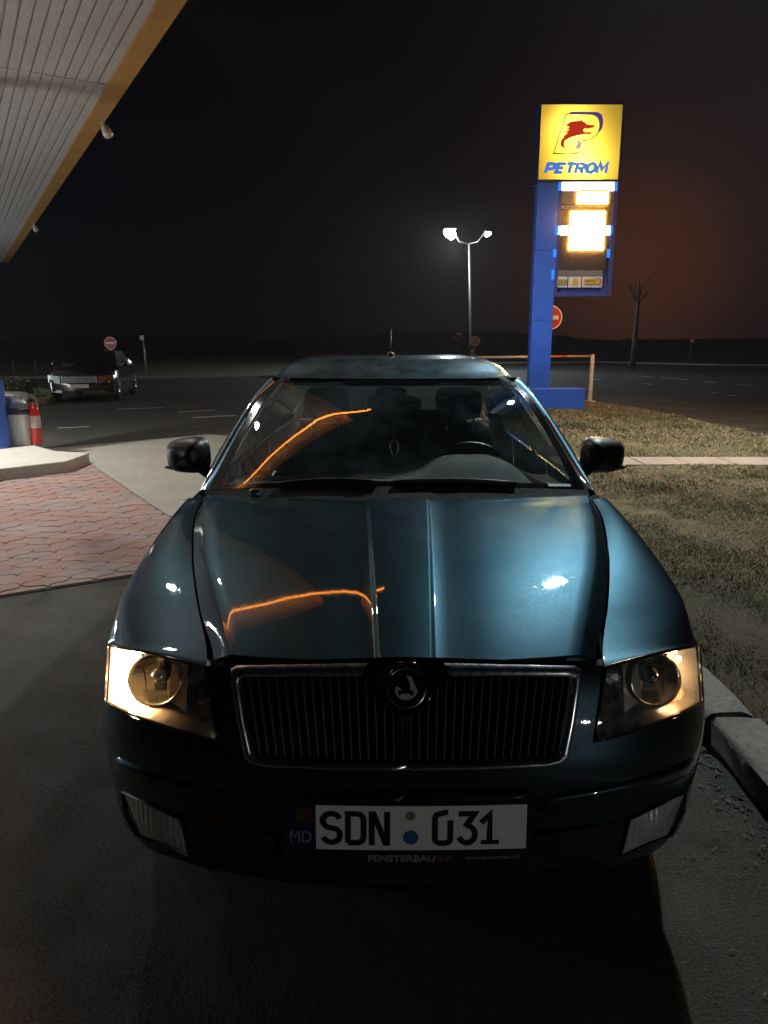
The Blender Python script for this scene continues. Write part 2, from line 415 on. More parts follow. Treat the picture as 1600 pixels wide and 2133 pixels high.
# --- red paving with individual ogee stones
p0 = Vector(G(-60, 1255)); p1 = Vector(G(270, 1203))
EP = (p1-p0).normalized(); EQ = Vector((-EP.y, EP.x))
edge_o = p0
apx = [tuple(edge_o-EP*4), tuple(edge_o+EP*2.6), tuple(edge_o+EP*2.6+EQ*.9), tuple(c1_), tuple(c0_), (-5.0, 8.6), (-7.5, 7.4)]
apx_big = apx[:2]+[tuple(Vector(apx[2])+EP*.3), tuple(c1_+E1*.3+E2*.25), tuple(c0_+E2*.35+E1*.2), (-5.2, 9.0), (-7.7, 7.8)]
paving = sheet('paving', apx_big, .008, JOINT)
def paver_mat():
    m, n, l, p = nodes('red_paver')
    tc = n.new('ShaderNodeTexCoord').outputs['Object']; oi = n.new('ShaderNodeObjectInfo')
    geo = n.new('ShaderNodeNewGeometry').outputs['Position']
    base = ramp(n, l, oi.outputs['Random'], [(0, (.145, .105, .100)), (.45, (.175, .122, .112)), (.75, (.16, .120, .115)), (1, (.195, .142, .132))])
    dirt = noise(n, l, .9, 8, .7, geo, (1, 1, 1)); c = mixc(n, l, ramp(n, l, dirt, [(.44, 0.0), (.66, .85)]), base, (.26, .22, .185))
    dk = noise(n, l, 2.3, 8, .7, geo); c = mixc(n, l, ramp(n, l, dk, [(.44, 0.0), (.64, .85)]), c, (.23, .098, .072))
    g = noise(n, l, 130, 3, .6, geo); c = mixc(n, l, ramp(n, l, g, [(.35, .35), (.65, 0.0)]), c, (.12, .085, .075))
    l.new(c, p.inputs['Base Color']); p.inputs['Roughness'].default_value = .82
    bump(n, l, p, noise(n, l, 90, 5, .7, geo), .35, .006)
    return m
PAVER = paver_mat()
ta, tb = .143, .118
def ogee(scale):
    def side(p, q, sg):
        P, Q = Vector(p), Vector(q); d = Q-P; nn = Vector((-d.y, d.x)).normalized(); out_ = []
        for k in range(8):
            t = k/8; s_ = math.sin(2*math.pi*t)*.020*sg
            out_.append(P+d*t+nn*s_)
        return out_
    pts = side((-ta, 0), (0, tb), 1)+side((0, tb), (ta, 0), 1)+side((ta, 0), (0, -tb), -1)[:0]
    # opposite sides are translated copies so that the stones interlock
    A = side((-ta, 0), (0, tb), 1)+[Vector((0, tb))]; Bq = side((0, tb), (ta, 0), -1)+[Vector((ta, 0))]
    A2 = [v+Vector((ta, -tb)) for v in A]; B2 = [v+Vector((-ta, -tb)) for v in Bq]
    loop = A[:-1]+Bq[:-1]+list(reversed(A2))[:-1]+list(reversed(B2))[:-1]
    return [(v.x*scale, v.y*scale) for v in loop]
mb = MB(); lo, hi = ogee(.975), ogee(.945); n_ = len(lo)
mb.add([(x, y, -.03) for x, y in lo]+[(x, y, .0) for x, y in lo]+[(x, y, .005) for x, y in hi],
       [tuple(range(2*n_, 3*n_))]+[(i, (i+1) % n_, n_+(i+1) % n_, n_+i) for i in range(n_)]+[(n_+i, n_+(i+1) % n_, 2*n_+(i+1) % n_, 2*n_+i) for i in range(n_)])
pm = mb.mesh('paver', PAVER, smooth=False, fixn=True)
mbh = None
def clip_half(poly, o, d):      # keep side where (p-o).d >= 0
    out_ = []
    for i in range(len(poly)):
        a, b = Vector(poly[i]), Vector(poly[(i+1) % len(poly)]); da, db = (a-o).dot(d), (b-o).dot(d)
        if da >= 0: out_.append(tuple(a))
        if da*db < 0: t = da/(da-db); out_.append(tuple(a+(b-a)*t))
    return out_
def inside(p, poly):
    c = False
    for i in range(len(poly)):
        a, b = poly[i], poly[i-1]
        if (a[1] > p[1]) != (b[1] > p[1]) and p[0] < (b[0]-a[0])*(p[1]-a[1])/(b[1]-a[1])+a[0]: c = not c
    return c
tiles = []
for r in range(-1, 60):
    for q in range(-40, 40):
        c = edge_o+EP*(q*2*ta+(ta if r % 2 else 0))+EQ*(r*tb+.02)
        cut = r < 1
        if inside((c.x, c.y), apx_big) or (cut and -3.5 < (c-edge_o).dot(EP) < 2.5): tiles.append((c.length, c.x, c.y, r))
tiles.sort()
fieldv = MB(); cnt = 0; angz = math.atan2(EP.y, EP.x)
for dist, x, y, r in tiles:
    px_ = 800+FOC*x/(y*CP+CAMH*SP)
    vis = px_ > -140
    if not vis and x < -6.5: continue
    jz = .011+random.uniform(-.002, .002)+.004*max(0, 1-r/9)
    if r < 1:
        # half stones trimmed along the asphalt edge
        poly = [(x+EP.x*u+EQ.x*v, y+EP.y*u+EQ.y*v) for u, v in hi]
        poly = clip_half(poly, edge_o+EQ*.012, EQ)
        if len(poly) < 3: continue
        h = MB(); h.prism([(a-x, b-y) for a, b in poly], lambda u, v, d: (u, v, d), -.03, .004)
        o = h.build('paver', PAVER, None, smooth=False); o.parent = paving; o.location = (x, y, jz-.002)
        cnt += 1; continue
    if vis and cnt < 285:
        o = bpy.data.objects.new('paver', pm); COL.objects.link(o); o.parent = paving
        o.location = (x, y, jz); o.rotation_euler = (random.gauss(0, .006), random.gauss(0, .006), angz+random.gauss(0, .008)); cnt += 1
    else:
        fieldv.prism([(x+EP.x*u+EQ.x*v, y+EP.y*u+EQ.y*v) for u, v in hi], lambda u, v, d: (u, v, d), jz-.02, jz+.004)
if fieldv.v:
    o = fieldv.build('paver_field', PAVER, paving, smooth=False); o['kind'] = 'stuff'
# --- painted marks
def dash(pxa, pxb, w):
    a, b = Vector(G(*pxa)), Vector(G(*pxb)); d = (b-a).normalized(); nn = Vector((-d.y, d.x))*w/2
    sheet('road_marking', [tuple(a-nn), tuple(b-nn), tuple(b+nn), tuple(a+nn)], .005, PAINTW)
for a, b, w in [((245, 852.5), (342, 849.5), .14), ((371, 858.5), (446, 855), .13), ((402, 870.5), (492, 865.5), .16), ((120, 892), (185, 889), .10),
                ((1238, 790), (1252, 791.5), .2), ((1335, 784), (1361, 786.3), .2), ((1374, 785.7), (1432, 791.3), .22), ((1463, 794), (1493, 797.6), .2), ((1540, 800.8), (1567, 803), .2),
                ((1477, 816.5), (1493, 818.5), .15), ((1514, 822.6), (1534, 825.2), .15), ((1340, 799), (1358, 801.6), .15), ((1195, 809), (1232, 809.5), .2)]:
    dash(a, b, w)
# far verge kerbs
def kerb_run(name, pts, w, h, m, piece=1.0, gap=.012, jit=.006, parent_kind=True, bev=.018, start_seed=0):
    """a row of single kerb stones along a polyline"""
    root = bpy.data.objects.new(name, None); COL.objects.link(root); root['kind'] = 'structure'
    rnd = random.Random(start_seed)
    for a, b in zip(pts, pts[1:]):
        a, b = Vector(a), Vector(b); L = (b-a).length; d = (b-a)/L; nn = Vector((-d.y, d.x)); s_ = 0
        while s_ < L-.05:
            e = min(s_+piece*rnd.uniform(.97, 1.03), L); mb = MB(); nx = 8 if w > .1 else 2
            rows = []
            l_ = e-s_-gap
            for i in range(nx+1):
                u = l_*i/nx; rag = 0
                ring = []
                for (v, z) in ((-.5, -.05), (-.5, h*.55), (-.5, h-.02), (-.42, h-.004), (-.2, h), (.15, h), (.42, h-.004), (.5, h-.02), (.5, -.05)):
                    rr = rnd.gauss(0, jit*.5)
                    ring.append((u+(rnd.gauss(0, jit) if i in (0, nx) else 0), v*w+rr, z+rnd.gauss(0, jit*.4)*(z > 0)))
                rows.append(ring)
            mb.grid(rows); nr = 9
            mb.f.append(tuple(reversed(range(nr)))); mb.m.append(0); o0 = len(mb.v)-nr; mb.f.append(tuple(o0+k for k in range(nr))); mb.m.append(0)
            o = mb.build('kerb_stone', m, None, sharp=50); o.parent = root
            st = a+d*s_; o.location = (st.x, st.y, rnd.uniform(-.006, .006)); o.rotation_euler = (rnd.gauss(0, .012), rnd.gauss(0, .006), math.atan2(d.y, d.x)+rnd.gauss(0, .006))
            s_ = e
    return root
KERB = ground_mat('kerb_concrete', [(.3, (.12, .118, .102)), (.5, (.205, .20, .175)), (.7, (.28, .275, .24))], 4, 30, .5, 80, .85, (45, .66, (.10, .10, .09)))
kerb_run('kerb', [(1.335, 2.53), (1.335, 17.0)], .19, .125, KERB, 1.02, .014, .007, start_seed=3)
kerb_run('kerb', [(1.345, -1.555), (1.345, 2.525)], .19, .122, KERB, 1.02, .018, .009, start_seed=5)
kr = [G(1600+90, 948), G(1600, 920), G(1500, 895), G(1400, 872), G(1310, 854), G(1245, 844)]
kerb_run('kerb', list(kr), .14, .07, KERB, 1.0, .015, .006, start_seed=8)
FARK = mat('far_kerb', (.30, .28, .25), .85, 0, .25, 3)
for pts in ([(26, 57.3), (20, 67.3), (8, 64)], [(80, 45.8), (26, 57.3)], [(-60, 32), (-6, 35), (0, 40)]):
    mb = MB()
    for a, b in zip(pts, pts[1:]):
        d = (Vector(b)-Vector(a)).normalized(); nn = Vector((-d.y, d.x))
        q = [tuple(Vector(a)-nn*.12), tuple(Vector(b)-nn*.12), tuple(Vector(b)+nn*.12), tuple(Vector(a)+nn*.12)]
        mb.add([(x, y, .0) for x, y in q]+[(x, y, .12) for x, y in q], [(4, 5, 6, 7), (0, 1, 5, 4), (1, 2, 6, 5), (2, 3, 7, 6), (3, 0, 4, 7)])
    o = mb.build('far_kerb', FARK, smooth=False); o['kind'] = 'structure'
# --- grass verge
gp = [(1.43, -2), (1.43, 17.2), (2.6, 19.4), tuple(G(1245, 843)), tuple(G(1310, 853)), tuple(G(1400, 871)), tuple(G(1500, 894)), tuple(G(1600, 919)), tuple(G(1690, 946)), (6.6, -2)]
def gh(x, y):
    return .095+.012*math.sin(2.3*x+.7*y)+.010*math.sin(1.1*y-1.9*x)-.05*(1-min(1, max(0, (gedge(x, y))/.25)))
def gedge(x, y): 
    lim = 6.15 if y < 15.3 else lerp(6.1, 5.4, min(1, (y-15.3)/3.7))
    return min(x-1.40+.2, lim-x)
mb = MB(); nx, ny = 40, 120; rows = []
for j in range(ny+1):
    y = lerp(-2, 19.0, j/ny); xr = pchip([-2, 10, 11.53, 15.3, 19.0], [6.2, 6.2, 6.14, 6.06, 5.38])(y); xl = 1.42 if y < 17.2 else lerp(1.42, 2.4, (y-17.2)/1.8)
    rows.append([(lerp(xl, xr, i/nx), y, gh(lerp(xl, xr, i/nx), y)+random.gauss(0, .006)) for i in range(nx+1)])
nt, lt, pt = SOIL.node_tree.nodes, SOIL.node_tree.links, SOIL.node_tree.nodes['Principled BSDF']
src = pt.inputs['Base Color'].links[0].from_socket; g_ = nt.new('ShaderNodeNewGeometry'); s_ = nt.new('ShaderNodeSeparateXYZ'); lt.new(g_.outputs['Position'], s_.inputs[0])
soil_dim = nt.new('ShaderNodeMapRange'); soil_dim.inputs[1].default_value = 2.4; soil_dim.inputs[2].default_value = 7.5; soil_dim.inputs[3].default_value = .50; soil_dim.inputs[4].default_value = 0.0; lt.new(s_.outputs[1], soil_dim.inputs[0])
lt.new(mixc(nt, lt, soil_dim.outputs[0], src, (.040, .034, .021)), pt.inputs['Base Color'])  # soil colour dimmed at the near end, where the lamps light it too strongly
mb.grid(rows); verge = mb.build('grass_verge', SOIL); verge['kind'] = 'structure'
# path slab across the verge
pa = [G(1305, 970), G(1700, 977), G(1700, 993), G(1300, 985.5)]
mb = MB(); a0, a1 = 8.52, 9.12
for k in range(9):
    x0 = 1.45+k*.56; mb2 = MB()
    mb2.box(x0, x0+.545, a0+random.uniform(-.01, .01), a1+random.uniform(-.01, .01), .02, .118+random.uniform(-.004, .004))
    if k == 0: pathroot = bpy.data.objects.new('footpath', None); COL.objects.link(pathroot); pathroot['kind'] = 'structure'
    o = mb2.build('paving_slab', PATHM, None, smooth=False, bevel=.008); o.parent = pathroot
def grass_mat():
    m, n, l, p = nodes('verge_grass')
    g = n.new('ShaderNodeNewGeometry').outputs['Position']
    at = n.new('ShaderNodeAttribute'); at.attribute_name = 'tone'
    big = noise(n, l, 1.0, 5, .6, g)
    dry = ramp(n, l, at.outputs['Fac'], [(0, (.13, .108, .055)), (.5, (.235, .195, .105)), (1, (.35, .30, .18))])
    grn = ramp(n, l, at.outputs['Fac'], [(0, (.030, .045, .018)), (.6, (.060, .080, .030)), (1, (.13, .14, .06))])
    c = mixc(n, l, ramp(n, l, big, [(.50, 0.0), (.64, .8)]), dry, grn)
    sp_ = n.new('ShaderNodeSeparateXYZ'); l.new(g, sp_.inputs[0]); blade_dim = n.new('ShaderNodeMapRange'); blade_dim.inputs[1].default_value = 2.4; blade_dim.inputs[2].default_value = 7.5; blade_dim.inputs[3].default_value = .50; blade_dim.inputs[4].default_value = 0.0
    l.new(sp_.outputs[1], blade_dim.inputs[0]); c = mixc(n, l, blade_dim.outputs[0], c, (.045, .045, .022))      # near turf darkened in the colour to offset the floodlight
    l.new(c, p.inputs['Base Color']); p.inputs['Roughness'].default_value = .8; p.inputs['Specular IOR Level'].default_value = .25
    return m
GRASS = grass_mat()
def blades():
    rng = np.random.default_rng(5)
    V = []; T = []
    segs = [(-1.8, 2.0, 22000, .030, .0026), (2.0, 4.0, 60000, .030, .0016), (4.0, 7.0, 50000, .036, .0028), (7.0, 11.0, 30000, .042, .005), (11.0, 19.3, 26000, .055, .010)]
    for y0, y1, n, h, w in segs:
        x = rng.uniform(1.40, 6.2, n*2); y = rng.uniform(y0, y1, n*2)
        px_ = 800+FOC*x/(y*CP+CAMH*SP); keep = (px_ < 1680) | (y < 2.0)
        lim = np.where(y < 15.3, 6.14, np.interp(y, [15.3, 19.0], [6.06, 5.36])); keep &= x < lim-.04
        keep &= ~((y > 8.5) & (y < 9.14))
        # clumps
        cl = np.sin(3.1*x+1.7*y)+np.sin(5.3*y-2.2*x)+np.sin(7.9*x+4.1*y+1)
        keep &= rng.uniform(-3.2, 2.2, n*2) < cl+.8
        x, y = x[keep], y[keep]; k = len(x)
        base = .095+.012*np.sin(2.3*x+.7*y)+.010*np.sin(1.1*y-1.9*x)-.006
        near = np.clip((1.62-x)/.2, 0, 1); base -= .0*near
        hh = h*rng.uniform(.35, 1.0, k)*(1+.35*np.sin(3.1*x+1.7*y)); th = rng.uniform(0, 6.283, k); ln = rng.uniform(.2, 1.6, k)*hh
        la = rng.uniform(0, 6.283, k); ww = w*rng.uniform(.6, 1.3, k)
        dx, dy = np.cos(th)*ww, np.sin(th)*ww
        lx, ly = np.cos(la)*ln, np.sin(la)*ln
        b0 = np.stack([x-dx, y-dy, base], 1); b1 = np.stack([x+dx, y+dy, base], 1)
        m0 = np.stack([x+lx*.35-dx*.7, y+ly*.35-dy*.7, base+hh*.6], 1); m1 = np.stack([x+lx*.35+dx*.7, y+ly*.35+dy*.7, base+hh*.6], 1)
        tp = np.stack([x+lx, y+ly, base+hh*.95], 1)
        V.append(np.stack([b0, b1, m1, m0, tp], 1).reshape(-1, 3)); T.append(np.repeat(rng.uniform(0, 1, k), 5))
    V = np.concatenate(V); T = np.concatenate(T); nb = len(V)//5
    me = bpy.data.meshes.new('grass')
    me.vertices.add(len(V)); me.vertices.foreach_set('co', V.astype(np.float32).ravel())
    idx = np.arange(nb)*5
    q = np.stack([idx, idx+1, idx+2, idx+3], 1); t = np.stack([idx+3, idx+2, idx+4], 1)
    loops = np.concatenate([q, t], 1).ravel()
    me.loops.add(len(loops)); me.loops.foreach_set('vertex_index', loops.astype(np.int32))
    starts = (np.arange(nb)[:, None]*7+np.array([0, 4])).ravel(); tot = np.tile([4, 3], nb)
    me.polygons.add(nb*2); me.polygons.foreach_set('loop_start', starts.astype(np.int32)); me.polygons.foreach_set('loop_total', tot.astype(np.int32))
    a = me.attributes.new('tone', 'FLOAT', 'POINT'); a.data.foreach_set('value', T.astype(np.float32))
    me.materials.append(GRASS); me.update(); me.validate()
    o = bpy.data.objects.new('grass', me); COL.objects.link(o); o['kind'] = 'stuff'; o['label'] = 'patchy dry and green grass growing on the verge'; return o
blades()
# leaf litter and grit by the kerb
LEAF = mat('dead_leaf', (.085, .072, .050), .8, 0, .5, 9)
mb = MB(); rng = random.Random(4)
for k in range(420):
    if k < 260: x, y = 1.225-abs(rng.gauss(0, .07)), rng.uniform(.9, 2.9)
    elif k < 330: x, y = rng.uniform(.8, 1.22), rng.uniform(.9, 2.9)
    else: x, y = rng.uniform(-3.5, 3.0)*.6, rng.uniform(1.2, 4.0); x = -abs(x)-.8
    s_ = rng.uniform(.003, .012)*(1 if k < 330 else .6); a = rng.uniform(0, 6.28); z = .003+rng.uniform(0, .006)
    mb.add([(x+math.cos(a+t)*s_*r_, y+math.sin(a+t)*s_*r_, z+rng.uniform(0, .006)) for t, r_ in ((0, 1.4), (1.2, .6), (3.14, 1.4), (4.4, .6))], [(0, 1, 2, 3)])
for k in range(90):
    x, y = rng.uniform(1.45, 3.4), rng.uniform(2.3, 6); s_ = rng.uniform(.006, .018); a = rng.uniform(0, 6.28); z = gh(x, y)+.03
    mb.add([(x+math.cos(a+t)*s_*r_, y+math.sin(a+t)*s_*r_, z+rng.uniform(0, .012)) for t, r_ in ((0, 1.4), (1.2, .6), (3.14, 1.4), (4.4, .6))], [(0, 1, 2, 3)])
o = mb.build('leaf_litter', LEAF, smooth=False); o['kind'] = 'stuff'; o['label'] = 'dry leaf scraps and grit lying along the kerb'

# ------------------------------------------------------------------ price sign
SBLUE = mat('sign_blue', (.035, .135, .62), .38, 0, .08, 3, .03, 60, coat=.2)
SCASE = mat('sign_case', (.020, .035, .13), .45, 0, .1, 4)
SY = 16.30
sx = lambda px, py: AY(px, py, SY)[0]
sz = lambda py: AY(800, py, SY)[2]
GALV0 = mat('bolt_steel', (.3, .3, .3), .4, .8)
sign = thing('price_sign', 'tall lit petrol price sign with yellow emblem panel on a blue post', 'sign', (3.5, SY+.25, 0))
mb = MB(); mb.box(2.35, 4.50, SY+.0, SY+.50, 0, .575); mb.build('sign_base', SBLUE, sign, smooth=False, bevel=.012)
for za, zb_ in ((.575, 2.03), (2.036, 3.50), (3.506, 4.85)):
    mb = MB(); mb.box(3.245, 3.70, SY+.03, SY+.33, za, zb_); po_ = mb.build('post_panel', SBLUE, sign, smooth=False, bevel=.006)
    for bx_ in (3.275, 3.67):
        for bz_ in (za+.06, zb_-.06): mb = MB(); mb.lathe([(.012, 0), (.011, -.006), (.001, -.008)], (bx_, SY+.03, bz_), 8, 'Y'); mb.build('bolt', GALV0, po_)
mb = MB(); mb.box(3.25, 3.695, SY+.04, SY+.32, .57, 4.9); mb.build('post_core', SCASE, sign, smooth=False)
x0, x1, z0, z1 = 3.235, 4.905, 4.90, 6.33
mb = MB()  # emblem box: open frame so that the lamp inside shines through the panel
mb.box(x0-.045, x0, SY-.02, SY+.36, z0, z1); mb.box(x1, x1+.045, SY-.02, SY+.36, z0, z1); mb.box(x0-.045, x1+.045, SY-.02, SY+.36, z1, z1+.05); mb.box(x0-.045, x1+.045, SY-.02, SY+.36, z0-.045, z0)
mb.box(x0-.045, x1+.045, SY+.36, SY+.40, z0-.045, z1+.05)
ecase = mb.build('emblem_case', SCASE, sign, smooth=False)
m, n, l, p = nodes('yellow_panel')
n.clear(); o_ = n.new('ShaderNodeOutputMaterial'); tr = n.new('ShaderNodeBsdfTranslucent'); df = n.new('ShaderNodeBsdfDiffuse'); mx = n.new('ShaderNodeMixShader'); gl = n.new('ShaderNodeBsdfGlossy'); m2_ = n.new('ShaderNodeMixShader')
tcx = n.new('ShaderNodeTexCoord').outputs['Object']
yc = ramp(n, l, noise(n, l, 2.0, 4, .6, tcx), [(.3, (.86, .57, .055)), (.7, (.90, .63, .070))])
l.new(yc, tr.inputs[0]); l.new(yc, df.inputs[0]); mx.inputs[0].default_value = .4; l.new(tr.outputs[0], mx.inputs[1]); l.new(df.outputs[0], mx.inputs[2])
gl.inputs['Roughness'].default_value = .2; m2_.inputs[0].default_value = .03; l.new(mx.outputs[0], m2_.inputs[1]); l.new(gl.outputs[0], m2_.inputs[2]); l.new(m2_.outputs[0], o_.inputs[0])
YPAN = m
def translucent(name, col):
    m = bpy.data.materials.new(name); m.use_nodes = True; n = m.node_tree.nodes; l = m.node_tree.links; n.clear()
    o_ = n.new('ShaderNodeOutputMaterial'); tr = n.new('ShaderNodeBsdfTranslucent'); df = n.new('ShaderNodeBsdfDiffuse'); mx = n.new('ShaderNodeMixShader')
    for s_ in (tr, df): s_.inputs[0].default_value = (*col, 1)
    mx.inputs[0].default_value = .45; l.new(tr.outputs[0], mx.inputs[1]); l.new(df.outputs[0], mx.inputs[2]); l.new(mx.outputs[0], o_.inputs[0]); return m
mb = MB(); mb.add([(x0, SY-.012, z0), (x1, SY-.012, z0), (x1, SY-.012, z1), (x0, SY-.012, z1)], [(0, 1, 2, 3)]); panel = mb.build('emblem_panel', YPAN, sign, smooth=False)
# emblem drawn in panel units (0..1)
def ef(u, v, d): return (lerp(x0, x1, u), SY-.013-d, lerp(z0, z1, v))
def zp(X, Y):  return ((X-80)/1372.0, 1-(Y-138)/1275.0)       # from the enlarged view of the panel
def backlit(name, col, s_): return mat(name, col, .4, 0, .06, 3, emit=col, estr=s_)      # coloured film, lit through by the tubes
PRED = backlit('print_red', (.60, .035, .015), .55); PBLUE = backlit('print_blue', (.06, .045, .24), .75); PDK = backlit('print_olive', (.20, .14, .02), .6); PPALE = backlit('print_lavender', (.55, .50, .62), .9); PBL2 = backlit('print_letter_blue', (.045, .18, .62), .85)
mb = MB()
wolf = [(432, 800), (440, 730), (480, 690), (470, 668), (545, 612), (480, 620), (490, 595), (572, 560), (498, 572), (508, 548), (575, 505), (500, 520), (520, 475), (560, 440), (620, 418), (700, 412), (755, 405), (785, 372), (788, 420), (830, 432), (845, 462), (930, 480), (1010, 485), (985, 512), (975, 540), (960, 520), (940, 545), (925, 522), (905, 555), (885, 530), (870, 560), (850, 535), (825, 545), (805, 575), (850, 605), (862, 585), (885, 610), (905, 588), (930, 605), (965, 585), (940, 632), (850, 636), (760, 650), (660, 672), (570, 705), (510, 740), (488, 790), (495, 840), (540, 882), (480, 866), (445, 838)]
mb.prism([zp(*q) for q in reversed(wolf)], ef, .0, .004)
mb.build('emblem_head', PRED, panel, smooth=False)
mb = MB()
pb = [(560, 262)]+[(1000, 262)]+[(1060, 275), (1105, 310), (1130, 370), (1138, 440), (1128, 520), (1100, 580), (1050, 632), (1068, 560), (1080, 490), (1068, 410), (1035, 355), (985, 320), (920, 306), (560, 304)]
mb.prism([zp(*q) for q in reversed(pb)], ef, .0, .004); mb.build('emblem_arc', PBLUE, panel, smooth=False)
mb = MB(); wd = .015
for pl_ in ([(562, 298), (500, 300), (322, 966), (700, 958), (755, 952)], [(1060, 620), (1000, 680), (930, 722), (850, 748), (715, 752)]):
    mb.ribbon([zp(*q) for q in pl_], wd, ef, .0, .004)
mb.build('emblem_outline', PDK, panel, smooth=False)
mb = MB(); mb.ribbon([zp(*q) for q in [(852, 745), (712, 752), (832, 806), (682, 802), (818, 856), (668, 854), (808, 910), (660, 908), (755, 952)]], .017, ef, .0005, .0045); mb.build('emblem_zigzag', PBLUE, panel, smooth=False)
mb = MB(); mb.prism([zp(*q) for q in [(735, 905), (700, 858), (722, 806), (745, 760), (790, 785), (782, 830), (770, 880)]], ef, .0002, .0040); mb.build('emblem_fur', PPALE, panel, smooth=False)
def pl_(x, y, k): return (zp(208+176*k+x*164+(y-.5)*50, 1213-(y-.5)*172))       # slanted capitals, k = letter place
LW = .044
GL = {'P': [[(.08, 0), (.08, .92), (.60, .92), (.80, .82), (.86, .68), (.80, .52), (.60, .42), (.10, .42)]],
      'E': [[(.80, .08), (.08, .08), (.08, .92), (.86, .92)], [(.08, .51), (.72, .51)]],
      'T': [[(.02, .92), (.98, .92)], [(.50, .92), (.50, 0)]],
      'R': [[(.08, 0), (.08, .92), (.60, .92), (.80, .84), (.86, .70), (.80, .55), (.60, .46), (.10, .46)], [(.46, .46), (.86, 0)]],
      'O': [[(.50+.44*math.cos(a), .50+.44*math.sin(a)) for a in [2*math.pi*q/20 for q in range(20)]]],
      'M': [[(.04, 0), (.10, 1.0), (.50, .28), (.92, 1.0), (.98, 0)]]}
for k, ch_ in enumerate('PETROM'):
    mb = MB()
    for q_, st_ in enumerate(GL[ch_]): mb.ribbon([pl_(x, y, (0, 1.0, 1.88, 2.92, 3.93, 5.02)[k]) for x, y in st_], LW*(.95 if ch_ == 'M' else 1), ef, .0004*q_, .005+.0004*q_, closed=ch_ == 'O')
    mb.build('letter', PBL2, panel, smooth=False)
# price frame
FRAMEB = mat('frame_blue', (.06, .07, .26), .35, .2, .1, 4)
PX0, PX1, PZ0, PZ1 = 3.70, 4.905, 2.60, 4.855
mb = MB(); fy = SY+.02
mb.box(PX0+.001, PX0+.06, fy, fy+.28, PZ0, PZ1); mb.box(PX1-.055, PX1+.03, fy, fy+.28, PZ0, PZ1); mb.box(PX0+.001, PX1+.03, fy+.003, fy+.277, PZ0-.05, PZ0+.03); mb.box(PX0+.06, PX1-.055, fy+.16, fy+.20, PZ0+.03, PZ1)
pframe = mb.build('price_frame', FRAMEB, sign, smooth=False)
DPAN = mat('display_panel', (.045, .038, .035), .35, 0, .1, 4); GPAN = mat('label_panel', (.16, .155, .15), .4, 0, .08, 4)
def rect_panel(name, u0, u1, v0, v1, m, parent, d=.0, th=.03):
    """u,v measured in the enlarged picture of the price frame"""
    fx_ = lambda u: sx(1140+u*.12186, 500); fz_ = lambda v: sz(360+v*.12189)
    mb = MB(); mb.box(fx_(u0), fx_(u1), fy+.05-d-th, fy+.05-d, fz_(v1), fz_(v0)); return mb.build(name, m, parent, smooth=False, bevel=.006)
WLIT = emis('lit_white_tube', (1.0, .93, .80), 6.0); BLIT = emis('lit_blue_edge', (.05, .28, 1.0), 1.0)
HOT = emis('price_led', (1.0, .50, .075), 26.0); RIMO = emis('bloom_edge', (1.0, .33, .012), 1.6)
rect_panel('display_panel', 205, 1075, 310, 880, DPAN, pframe); rect_panel('display_panel', 165, 1050, 1065, 1660, DPAN, pframe)
rect_panel('label_panel', 205, 470, 300, 515, GPAN, pframe, .012)
rect_panel('lit_strip', 200, 1100, 145, 300, WLIT, pframe, .02)
rect_panel('lit_strip', 178, 1070, 905, 1058, WLIT, pframe, .02)
for u0, u1, v0, v1 in ((150, 195, 145, 300), (1105, 1145, 145, 310), (125, 172, 905, 1060), (1072, 1110, 900, 1060), (115, 170, 1300, 1440), (1040, 1095, 1300, 1450), (105, 158, 1660, 1820)):
    rect_panel('blue_light', u0, u1, v0, v1, BLIT, pframe, .035)
rect_panel('label_panel', 175, 1000, 1665, 1765, GPAN, pframe, .004)
# price digits: rows of LED digits behind a frosted cover
fxp = lambda u: sx(1140+u*.12186, 500); fzp = lambda v: sz(360+v*.12189)
def digit_row(u0, u1, v0, v1, digits):
    root = MB(); w = (u1-u0)/len(digits)
    SEG = {'a': ((.12, 1), (.88, 1)), 'b': ((.88, 1), (.88, .5)), 'c': ((.88, .5), (.88, 0)), 'd': ((.12, 0), (.88, 0)), 'e': ((.12, .5), (.12, 0)), 'f': ((.12, 1), (.12, .5)), 'g': ((.12, .5), (.88, .5))}
    out_ = []
    for k, dg in enumerate(digits):
        mb = MB()
        for s_ in dg:
            (a, b), (c, d) = SEG[s_]
            mb.ribbon([(fxp(u0+w*(k+.08+.84*a)), fzp(lerp(v1, v0, .06+.88*b))), (fxp(u0+w*(k+.08+.84*c)), fzp(lerp(v1, v0, .06+.88*d)))], .048, lambda u, v, dd: (u, fy-.005-dd, v), 0, .01)
        o = mb.build('price_digit', HOT, pframe, smooth=False); out_.append(o)
    return out_
HOTP = emis('price_cover_glow', (1.0, .46, .08), 260.0)
rect_panel('price_cover', 470, 995, 310, 540, HOTP, pframe, .045, .01); rect_panel('price_cover', 372, 970, 655, 1322, HOTP, pframe, .045, .01)
for a in ((455, 1005, 305, 550), (355, 980, 640, 1335)):
    mb = MB(); mb.ribbon(rrect(fxp(a[0]), fxp(a[1]), fzp(a[3]), fzp(a[2]), .05), .035, lambda u, v, d: (u, fy-.02-d, v), 0, .012, closed=True); mb.build('bloom_rim', RIMO, pframe, smooth=False)  # glowing rim shaped as the orange bloom round the display
digit_row(480, 985, 335, 535, ['abged', 'bcfg', 'abcfgd'])
digit_row(385, 960, 670, 900, ['abged', 'abc', 'acdefg']); digit_row(375, 955, 1070, 1310, ['abgcd', 'abcdef', 'acdfg'])
mb = MB(); LBL = mat('label_print', (.50, .48, .46), .5)
